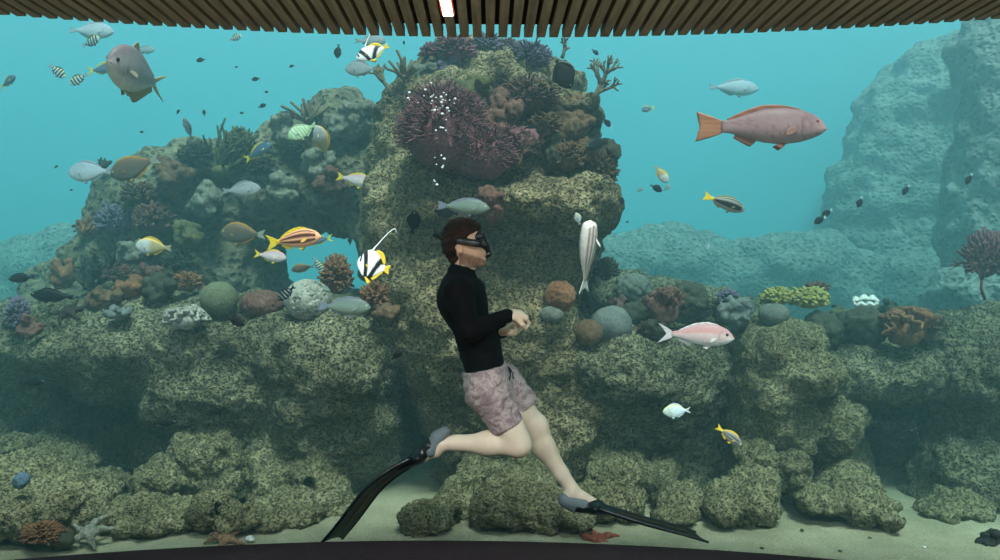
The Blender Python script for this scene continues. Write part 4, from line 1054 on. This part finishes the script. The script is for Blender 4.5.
def tree(base, top, d, mat, label, depth=4, spread=.5, rad=.02, seed=1, name='tree_coral', flat=.35, kids=(2, 3), ln=None, lift=.15, shrink=.74, cat='coral'):
    """a bare branching colony growing from base to top (photo pixels)"""
    rg = np.random.RandomState(seed); a, b = at(*base, d), at(*top, d); total = np.linalg.norm(b - a); d0 = (b - a) / total
    parts = []; l0 = ln or total / sum(shrink ** i for i in range(depth + 1))
    def grow(p, v, l, r, k):
        mid = p + v * l * .5 + rg.randn(3) * l * .06 * np.array([1, flat, 1]); e_ = p + v * l
        parts.append(tube([p, mid, e_, e_ + v * r * .5], [r, r * .92, r * .8, r * .3 if k == 0 else r * .7], 6))
        if k == 0: return
        m = rg.randint(kids[0], kids[1] + 1)
        for i in range(m):
            t = (i - (m - 1) / 2) * spread * 1.5 + rg.randn() * spread * .35
            ax = np.array([0, 1.0, 0]); c_, s_ = math.cos(t), math.sin(t)
            q = v * c_ + np.cross(ax, v) * s_ + ax * (ax @ v) * (1 - c_); q = q + np.array([0, rg.randn() * flat, lift]); q /= np.linalg.norm(q)
            st = e_ if rg.rand() < .75 else mid
            grow(st, q, l * shrink * (.75 + .5 * rg.rand()), r * .74, k - 1)
    grow(a, d0, l0, rad, depth)
    return place(name, parts, MC[mat], a, label, cat=cat)

def antlers(px, py, w, h, d, mat, label, n=12, rad=.012, seed=1, depth=2, name='antler_coral', spread=.45):
    """several forked stems fanning out of one foot"""
    rg = np.random.RandomState(seed); s = d / F_PX; foot = at(px, py + h / 2, d); parts = []
    def grow(p, v, l, r, k):
        e_ = p + v * l; parts.append(tube([p, (p + e_) / 2 + rg.randn(3) * l * .07, e_, e_ + v * r * .6], [r, r * .95, r * .85, r * .35], 6))
        if k:
            for i in range(2):
                q = v + rg.randn(3) * spread * np.array([1, .6, .7]); q[2] += .12; q /= np.linalg.norm(q); grow(e_ if i == 0 else (p + e_) / 2, q, l * .72, r * .82, k - 1)
    for i in range(n):
        t = (i + .5) / n * 2 - 1; a = t * 1.15 + rg.randn() * .12
        v = np.array([math.sin(a) * w / h * .9, rg.randn() * .35, math.cos(a)]); v /= np.linalg.norm(v)
        grow(foot + np.array([t * w * s * .12, rg.randn() * .03, 0]), v, h * s * (.42 if depth else .9) * (.8 + .3 * rg.rand()), rad, depth)
    V, F = ball(foot, (w * s * .2, w * s * .2, h * s * .14), 16, 10); parts.append((V, F))
    return place(name, parts, MC[mat], foot, label)

def ruffle(px, py, w, h, d, mat, label, n=22, seed=1, name='ruffled_coral'):
    """upright wavy plates crowded together"""
    rg = np.random.RandomState(seed); s = d / F_PX; parts = []
    V, F = solid([E(at(px, py + h * .1, d), (w * .40 * s, w * .3 * s, h * .38 * s))], .014, .02); V = rough(V, F, [('b', 14, .03)], seed); parts.append((V, F))
    for i in range(n):
        a = rg.rand() * 2 * math.pi; q = .75 + .2 * rg.rand(); el = rg.rand() * 1.25 - .15
        c = at(px, py + h * .1, d) + np.array([math.cos(a) * math.cos(el) * w * .40 * q, math.sin(a) * math.cos(el) * w * .32 * q, (math.sin(el)) * h * .42 * q]) * s
        wd = (.16 + .12 * rg.rand()) * w * s; ht = (.20 + .12 * rg.rand()) * h * s * 1.2; yaw = rg.rand() * math.pi; ph = rg.rand() * 6
        out = c - at(px, py + h * .3, d); out /= np.linalg.norm(out); out = out + np.array([0, 0, .5]); out /= np.linalg.norm(out)
        sd = np.cross(out, [math.cos(yaw), math.sin(yaw), .2]); sd /= np.linalg.norm(sd); nn = np.cross(out, sd)
        G = np.array([[c + sd * u * wd * (.5 + .6 * v) + out * v * ht * (1 - .25 * u * u) + nn * math.sin(u * 7 + ph) * v * wd * .30 for v in np.linspace(-.2, 1, 6)] for u in np.linspace(-1, 1, 15)])
        parts.append(sheet(G, .012))
    return place(name, parts, MC[mat], at(px, py + h / 2, d), label)

def starfish(px, py, r, d, mat, label, rot=0, seed=1, lift=.02, tilt=0):
    """five tapering arms round a raised disc, lying on the ground"""
    rg = np.random.RandomState(seed); c = at(px, py, d); R = r * d / F_PX; pr = [E(c, (R * .34, R * .34, R * .17))]
    for i in range(5):
        a = rot + i * 2 * math.pi / 5; bend = rg.randn() * .25
        p1 = c + np.array([math.cos(a), math.sin(a), 0]) * R * .5 + np.array([0, 0, rg.randn() * .01]); p2 = c + np.array([math.cos(a + bend), math.sin(a + bend), 0]) * R + np.array([0, 0, -R * .08])
        M3 = Matrix.Rotation(tilt, 3, 'X')
        p1 = c + np.array(M3 @ Vector(p1 - c)); p2 = c + np.array(M3 @ Vector(p2 - c))
        pr += [C(c, p1, R * .19, R * .13, k=.02), C(p1, p2, R * .13, R * .05, k=.01)]
    V, F = solid(pr, max(.004, R * .03), .02); V = rough(V, F, [('b', 60, .006)], seed)
    return place('starfish', [(V, F)], MC[mat], c, label, cat='starfish')

# ---- top of the pillar
bush(444, 132, 90, 92, 4.64, 'purple', 'big purplish brown anemone on the left face of the pillar, dotted with bubbles', n=1700, rad=.0042, seed=3, core=.84, name='anemone', cat='anemone')
bush(482, 156, 74, 58, 4.68, 'purple', 'dark purple bristly anemone below the bubbly one on the pillar', n=1200, rad=.0042, seed=4, core=.84, name='anemone', cat='anemone')
lumps(500, 118, 56, 50, 4.74, 'redbr', 'reddish brown lumpy coral in the middle of the pillar top', seed=5)
bush(528, 100, 66, 44, 4.85, 'redbr', 'reddish furry coral right of the bubbly anemone, under the bare branches', n=420, rad=.006, seed=6)
lumps(570, 118, 62, 44, 4.9, 'brown', 'brown bulging coral at the upper right of the pillar', n=18, seed=7)
bush(529, 58, 46, 32, 4.95, 'lilac', 'lilac spiny round coral on the pillar top under the ceiling', n=520, rad=.006, L=.5, seed=8, core=.6, name='spiny_coral')
bush(455, 52, 46, 30, 5.0, 'purple', 'purplish tufted coral on the pillar top left, touching the ceiling edge', n=300, rad=.008, seed=9)
bush(487, 48, 36, 26, 5.1, 'lilac', 'greyish lilac tufted coral between the two pillar-top corals', n=260, rad=.007, seed=10)
lumps(424, 72, 30, 24, 5.0, 'grey', 'grey rounded coral on the upper left shoulder of the pillar', n=8, seed=11)
lumps(470, 88, 50, 36, 4.85, 'olive', 'olive green lumpy coral above the bubbles on the pillar', n=12, seed=12)
antlers(404, 66, 20, 22, 5.1, 'wood', 'small fan of blunt fingers left of the pillar top', n=9, rad=.012, depth=0, seed=13, name='finger_coral')
tree((391, 96), (376, 66), 5.1, 'wood', 'palm-like coral with a curved stem leaning left of the pillar top', depth=3, rad=.02, spread=.55, seed=14, flat=.2, shrink=.6)
tree((594, 102), (612, 52), 4.8, 'wood', 'pale bare branching coral standing off the right side of the pillar top', depth=4, rad=.020, spread=.50, seed=21, flat=.3)
tree((592, 98), (620, 78), 4.8, 'wood', 'pale bare branch reaching right from the side of the pillar top', depth=3, rad=.015, spread=.5, seed=22, flat=.3)
tree((562, 58), (568, 34), 5.0, 'wood', 'thin bare branches above the round near-black fish', depth=3, rad=.014, spread=.55, seed=23, flat=.3)
tree((548, 92), (544, 66), 4.72, 'wood', 'dead brown branches beneath the round near-black fish', depth=4, rad=.014, spread=.75, seed=24, flat=.5, lift=.0)
tree((572, 96), (558, 80), 4.72, 'wood', 'short dead twigs right under the round near-black fish', depth=3, rad=.012, spread=.8, seed=25, flat=.5, lift=0)
lumps(560, 150, 34, 30, 4.78, 'dark', 'dark round coral on the right face of the pillar', n=9, seed=26)
bush(567, 160, 36, 36, 4.76, 'brown', 'brown frilly coral right of the dark round one on the pillar', n=300, rad=.007, seed=27)
bush(601, 172, 34, 50, 4.95, 'brown', 'dark brown frilly coral hanging on the right edge of the pillar', n=420, rad=.008, seed=28)
lumps(604, 150, 26, 30, 4.95, 'dark', 'dark knobbly coral at the right edge of the pillar beside the black fish', n=10, seed=29)
tree((520, 168), (526, 130), 4.60, 'redbr', 'thin reddish sea fan in the middle of the pillar', depth=4, rad=.009, spread=.5, seed=30, flat=.15, name='sea_fan')
lumps(492, 205, 34, 34, 4.5, 'redbr', 'pinkish brown knobbly coral above the head of the diver', n=12, seed=31)
lumps(590, 118, 30, 30, 4.95, 'dark', 'dark knobbly coral on the right tip of the pillar top', n=10, seed=32)
lumps(520, 138, 36, 28, 4.72, 'purple', 'purple lumpy coral near the thin reddish sea fan', n=10, seed=33)
# ---- hazy pinnacle and arch
antlers(222, 146, 54, 52, 5.85, 'olive', 'olive branching coral, the tallest on the hazy pinnacle', n=22, rad=.014, depth=2, seed=40)
bush(196, 158, 34, 34, 5.8, 'dark', 'dark furry coral left of the tall olive branching coral', n=260, rad=.010, seed=41)
lumps(172, 176, 36, 48, 5.75, 'brown', 'tall brown rounded soft coral between the brown fish and the olive branching coral', n=14, seed=42)
bush(155, 221, 42, 34, 5.75, 'redbr', 'speckled reddish coral on the face of the pinnacle', n=420, rad=.012, seed=43, core=.7)
bush(114, 224, 36, 40, 5.85, 'lilac', 'dark bluish tufted coral at the left side of the pinnacle', n=320, rad=.010, seed=44)
antlers(86, 222, 16, 24, 5.9, 'orange', 'small orange tree-shaped coral on the left tip of the pinnacle', n=9, rad=.015, depth=1, seed=45)
antlers(90, 268, 34, 36, 5.6, 'dark', 'dark antler-like coral low on the left of the pinnacle', n=12, rad=.016, depth=2, seed=46)
lumps(62, 272, 28, 34, 5.6, 'orange', 'orange-brown soft coral at the left foot of the pinnacle', n=12, seed=47)
bush(119, 276, 30, 24, 5.5, 'redbr', 'reddish tufted coral right of the dark antler-like coral', n=240, rad=.01, seed=48)
antlers(104, 160, 16, 14, 6.0, 'dark', 'small dark twiggy coral behind the pale bluish fish', n=8, rad=.010, depth=1, seed=49)
antlers(309, 108, 30, 26, 5.8, 'wood', 'fan of fingers standing on the arch top', n=14, rad=.014, depth=0, seed=50, name='finger_coral')
lumps(352, 118, 56, 46, 5.75, 'pale', 'large pale cauliflower-like coral on top of the arch', n=26, r=(.12, .2), seed=51)
lumps(285, 128, 28, 42, 5.8, 'pale', 'pale lumpy coral column at the left end of the arch top', n=16, seed=52)
lumps(332, 182, 42, 30, 5.55, 'redbr', 'dull pink mound coral on the face of the arch', n=12, seed=53)
lumps(318, 160, 36, 34, 5.7, 'pale', 'pale greenish coral below the upright white and dark fish', n=14, seed=54)
lumps(282, 188, 34, 30, 5.7, 'pale', 'pale bumpy coral near the left foot of the arch', n=14, seed=55)
bush(262, 168, 26, 24, 5.8, 'dark', 'dark tufted coral beneath the dark blue yellow-tailed fish', n=220, rad=.010, seed=56)
# ---- along the left shelf
bush(18, 318, 22, 44, 4.95, 'lilac', 'bluish feathery coral at the left edge above the dim hollow', n=260, rad=.008, seed=60, name='feather_coral')
lumps(26, 327, 32, 26, 4.85, 'redbr', 'reddish lumpy coral beside the feathery one at the left edge', n=10, seed=61)
starfish(69, 311, 20, 4.62, 'stard', 'dark starfish sprawled on the left end of the reef shelf', rot=.5, tilt=.6)
lumps(104, 296, 46, 26, 5.1, 'brown', 'brown cushion coral right of the large dark fish', n=10, seed=62)
lumps(128, 286, 34, 26, 5.15, 'orange', 'orange lumpy coral on the shelf left of the green globe coral', n=12, seed=63)
lumps(160, 290, 36, 28, 5.15, 'dark', 'dark lumpy coral behind the shelf left of the green globe coral', n=12, seed=64)
bush(188, 284, 30, 24, 5.2, 'orange', 'small orange tufted coral left of the green globe coral', n=220, rad=.009, seed=65)
ruffle(185, 318, 40, 24, 4.72, 'cream', 'pale folded coral on the shelf edge below the green globe coral', n=26, seed=66)
lumps(118, 312, 34, 16, 4.9, 'bluegrey', 'low bluish encrusting coral right of the dark starfish', n=10, seed=67)
dome(219, 299, 37, 35, 4.95, 'green', 'smooth green globe coral on the left shelf', bumps=(('b', 46, .006),), seed=68)
dome(262, 304, 44, 29, 5.0, 'redbr', 'reddish brown mound coral between the green globe and the white maze coral', bumps=(('f', 10, .02), ('b', 30, .018)), seed=69)
dome(308, 300, 43, 38, 4.9, 'cream', 'white maze-patterned dome coral left of the blue-green fish', bumps=(), maze=24, vox=.0045, seed=70, name='maze_coral')
bush(336, 279, 32, 48, 5.1, 'orange', 'tall fluffy orange coral rising in the arch opening', n=420, rad=.009, seed=71)
bush(376, 297, 34, 28, 4.9, 'orange', 'fluffy orange-brown coral by the foot of the pillar', n=300, rad=.009, seed=72)
lumps(388, 310, 42, 22, 4.8, 'brown', 'brown low coral under the fluffy orange-brown one', n=10, seed=73)
lumps(396, 282, 26, 22, 5.0, 'brown', 'small brown coral against the pillar above the fluffy orange-brown one', n=8, seed=74)
# ---- right of the pillar
dome(612, 325, 41, 38, 5.0, 'bluegrey', 'smooth blue-grey globe coral right of the pillar', bumps=(('f', 5, .02), ('b', 60, .006)), seed=80)
dome(588, 333, 29, 28, 4.9, 'brown', 'brown dome coral touching the left of the blue-grey globe', bumps=(('b', 50, .006),), seed=81)
dome(560, 296, 32, 28, 4.75, 'orange', 'orange-brown rough coral against the pillar, behind the hands of the diver', bumps=(('f', 12, .02), ('b', 34, .014)), seed=82)
dome(552, 315, 24, 18, 4.72, 'grey', 'small grey dome under the orange-brown rough coral', seed=83)
dome(633, 290, 38, 34, 5.5, 'grey', 'grey rounded coral behind the blue-grey globe', bumps=(('f', 7, .04), ('b', 26, .022)), seed=84)
bush(606, 272, 26, 28, 5.3, 'dark', 'dark feathery coral behind the head-on pale fish', n=260, rad=.009, seed=85)
dome(640, 314, 42, 30, 5.3, 'dark', 'dark dome coral right of the blue-grey globe', bumps=(('f', 7, .04), ('b', 22, .026)), seed=86)
ruffle(664, 308, 38, 40, 5.0, 'redbr', 'reddish brown ruffled coral left of the dark pitted dome', n=22, seed=87)
dome(688, 302, 42, 42, 5.3, 'dark', 'dark pitted dome coral above the pink and silver fish', bumps=(('f', 6, .04), ('b', 26, .03)), seed=88)
lumps(655, 330, 44, 24, 5.0, 'dark', 'dark low coral under the reddish ruffled coral', n=10, seed=89)
lumps(735, 312, 40, 32, 5.1, 'bluegrey', 'knobbly bluish coral behind the head of the pink and silver fish', n=20, r=(.12, .2), seed=90)
bush(728, 298, 22, 18, 5.25, 'lilac', 'little lilac tuft on top of the knobbly bluish coral', n=160, rad=.008, seed=91)
dome(774, 315, 31, 24, 5.0, 'grey', 'smooth grey dome coral in front of the yellow-green coral', bumps=(('f', 6, .015), ('b', 50, .006)), seed=92)
bush(778, 298, 34, 20, 5.1, 'yellow', 'left-hand yellow-green knobbly coral beside the grey dome', n=320, rad=.012, seed=93, core=.7)
bush(809, 300, 38, 24, 5.05, 'yellow', 'wider yellow-green knobbly coral right of the grey dome', n=420, rad=.012, seed=94, core=.7)
bush(816, 290, 26, 16, 5.25, 'redbr', 'small reddish tuft behind the yellow-green corals', n=180, rad=.008, seed=95)
dome(822, 330, 40, 34, 5.3, 'dark', 'dark green dome right below the yellow-green corals', bumps=(('f', 6, .05), ('b', 22, .03)), seed=96)
dome(862, 328, 48, 40, 5.25, 'dark', 'large dark dome coral carrying the white clam', bumps=(('f', 6, .05), ('b', 22, .03)), seed=97)
ruffle(906, 327, 48, 40, 5.05, 'orange', 'orange-brown ruffled coral at the right', n=34, seed=98)
ruffle(930, 330, 30, 32, 5.15, 'redbr', 'dull reddish ruffled coral at the right end of the orange one', n=20, seed=99)
tree((985, 300), (975, 236), 4.9, 'redbr', 'purplish sea fan spreading at the right edge', depth=5, rad=.010, spread=.42, seed=100, flat=.12, name='sea_fan')
bush(986, 262, 44, 64, 5.25, 'purple', 'dim purple bushy coral behind the sea fan at the right edge', n=380, rad=.010, seed=101, core=.5)
lumps(700, 326, 44, 22, 5.35, 'dark', 'dark low coral directly above the tail half of the pink and silver fish', n=14, seed=120)
lumps(752, 322, 30, 20, 5.2, 'olive', 'olive low coral between the knobbly bluish coral and the smooth grey dome', n=12, seed=121)
bush(714, 312, 26, 24, 5.35, 'olive', 'olive tufted coral between the dark pitted dome and the knobbly bluish coral', n=240, rad=.008, seed=122)
lumps(842, 318, 30, 20, 5.5, 'olive', 'olive lumpy coral between the dark green dome and the large dark dome', n=12, seed=123)
lumps(888, 306, 26, 18, 5.6, 'dark', 'small dark coral behind the white clam', n=10, seed=124)
lumps(616, 302, 26, 20, 5.4, 'redbr', 'reddish coral just above the blue-grey globe', n=10, seed=125)
bush(648, 330, 24, 18, 5.05, 'brown', 'small brown tuft at the right foot of the blue-grey globe', n=180, rad=.007, seed=126)
# more growth on the hazy pinnacle
lumps(205, 200, 40, 30, 5.75, 'pale', 'pale bumpy coral right behind the lilac and olive fish', n=16, seed=130)
bush(240, 150, 34, 44, 5.9, 'olive', 'olive tufted coral against the right side of the tall olive branching coral', n=320, rad=.009, seed=131)
lumps(186, 236, 36, 30, 5.6, 'olive', 'olive lumpy coral right of the speckled reddish coral', n=16, seed=132)
bush(140, 196, 36, 26, 5.8, 'brown', 'brown tufted coral below the brown yellow-backed fish', n=300, rad=.009, seed=133)
lumps(130, 250, 40, 26, 5.7, 'pale', 'pale lumpy coral left of the cream and grey fish', n=16, seed=134)
antlers(106, 262, 30, 30, 5.55, 'dark', 'second dark antler-like coral beside the first at the pinnacle foot', n=12, rad=.014, depth=2, seed=135)
lumps(150, 272, 30, 22, 5.5, 'redbr', 'reddish cushion at the foot of the pinnacle under the cream and grey fish', n=12, seed=136)
bush(178, 262, 30, 26, 5.6, 'dark', 'dark tufted coral on the pinnacle foot above the small orange tuft', n=260, rad=.009, seed=137)
bush(300, 150, 24, 24, 5.75, 'dark', 'dark tuft under the green and white barred fish', n=200, rad=.009, seed=138)
# more growth on the pillar
bush(508, 50, 30, 22, 5.2, 'redbr', 'reddish tufted coral just left of the lilac spiny round coral', n=220, rad=.007, seed=140)
bush(432, 54, 26, 22, 5.2, 'purple', 'small purple tuft at the top left corner of the pillar', n=220, rad=.007, seed=141)
lumps(446, 66, 34, 22, 5.0, 'lilac', 'lilac lumpy coral below the purplish tufted coral on the pillar top', n=12, seed=142)
bush(508, 142, 44, 36, 4.70, 'purple', 'purple bristly clump right of the dark bristly anemone', n=360, rad=.006, seed=143)
bush(545, 128, 40, 30, 4.8, 'brown', 'brown furry coral under the top lobe of the pillar', n=320, rad=.007, seed=144)
lumps(585, 150, 26, 24, 4.85, 'brown', 'brown lumpy coral left of the black fish on the pillar side', n=12, seed=145)
bush(470, 108, 40, 26, 4.78, 'redbr', 'reddish furry coral directly right of the bubbles', n=320, rad=.006, seed=146)
# clam
G = np.array([[at(866 + u * 13, 302.5 - (1 - u * u) * 3 - v * 3 + math.sin(u * 9) * 1.6 * v, 5.0 + v * .05) for v in np.linspace(0, 1, 5)] for u in np.linspace(-1, 1, 25)])
G2 = np.array([[at(866 + u * 12, 306 - v * 2.5 + math.sin(u * 9 + 2) * 1.2 * v, 4.96 - v * .02) for v in np.linspace(0, 1, 5)] for u in np.linspace(-1, 1, 25)])
place('giant_clam', [sheet(G, .02), sheet(G2, .02)], MC['white'], at(866, 306, 5.0), 'white wavy clam lying on the large dark dome coral', cat='clam')
# ---- on the sand
starfish(89, 532, 24, 4.18, 'star', 'large pale grey starfish propped on the sand at the left', rot=.25, seed=4, tilt=.55)
starfish(226, 538, 21, 4.16, 'starb', 'brown starfish at the window edge beside a white shell', rot=.9, seed=5, tilt=.35)
starfish(598, 540, 24, 4.2, 'starr', 'red starfish on the sand below the leading fin', rot=.5, seed=6, tilt=.3)
V, F = ball(at(250, 539, 4.16), (.028, .02, .018), 16, 10); V = rough(V, F, [('f', 30, .006)], 3)
place('shell', [(V, F)], MC['white'], at(250, 541, 4.16), 'small white shell touching the brown starfish', cat='shell')
bush(43, 535, 40, 24, 4.08, 'orange', 'orange bristly tuft on the sand at the bottom left', n=420, rad=.005, seed=110, name='tufted_coral', core=.55)
dome(62, 538, 26, 18, 4.12, 'dark', 'dark stone right of the orange bristly tuft', name='stone', bumps=(('f', 12, .03),), seed=111, cat='stone')
dome(22, 480, 15, 15, 4.15, 'blue', 'small blue sponge on the left sandy bank', name='sponge', bumps=(('f', 20, .02),), seed=112, cat='sponge')
lumps(990, 541, 28, 22, 4.2, 'stard', 'blackish rubble lump on the sand at the bottom right corner', n=16, name='rubble_lump', seed=113)
rgp = np.random.RandomState(5)
for i, (x, y) in enumerate(((802, 530), (924, 547), (762, 548), (870, 538), (165, 535), (400, 536), (690, 547), (840, 551))):
    dd = F_PX * (CAM_Z - SAND_Z) / (y - 280); V, F = ball(at(x, y, dd), (.012, .012, .007), 8, 6)
    place('pebble', [(V, F)], MC['white' if i == 1 else 'dark'], at(x, y, dd), 'tiny white pebble on the open sand at the right' if i == 1 else 'tiny dark pebble lying on the open sand', group=None if i == 1 else 'dark pebbles on the sand', cat='pebble')
# ---- bubbles
M_BUB = plain('silvery bubble', (236, 242, 246), .12, spec=1)
V, F = ball((0, 0, 0), 1.0, 12, 8); first = mk('bubble', [(V, F)], M_BUB); rgb = np.random.RandomState(9)
for i in range(46):
    o = first if i == 0 else first.copy()
    if i: COL.objects.link(o)
    if i < 32: x, y = 436 + rgb.randn() * 10, 100 + rgb.randn() * 8
    else: x, y = 438 + rgb.randn() * 4, 118 + rgb.rand() * 70
    r_ = .004 + .006 * rgb.rand() ** 2; o.scale = (r_, r_, r_ * .8); o.location = [float(v) for v in at(x, y, 4.02 + .1 * rgb.rand())]
    tag(o, 'silvery air bubble rising in front of the purplish brown anemone', 'bubble', 'air bubbles in front of the pillar')
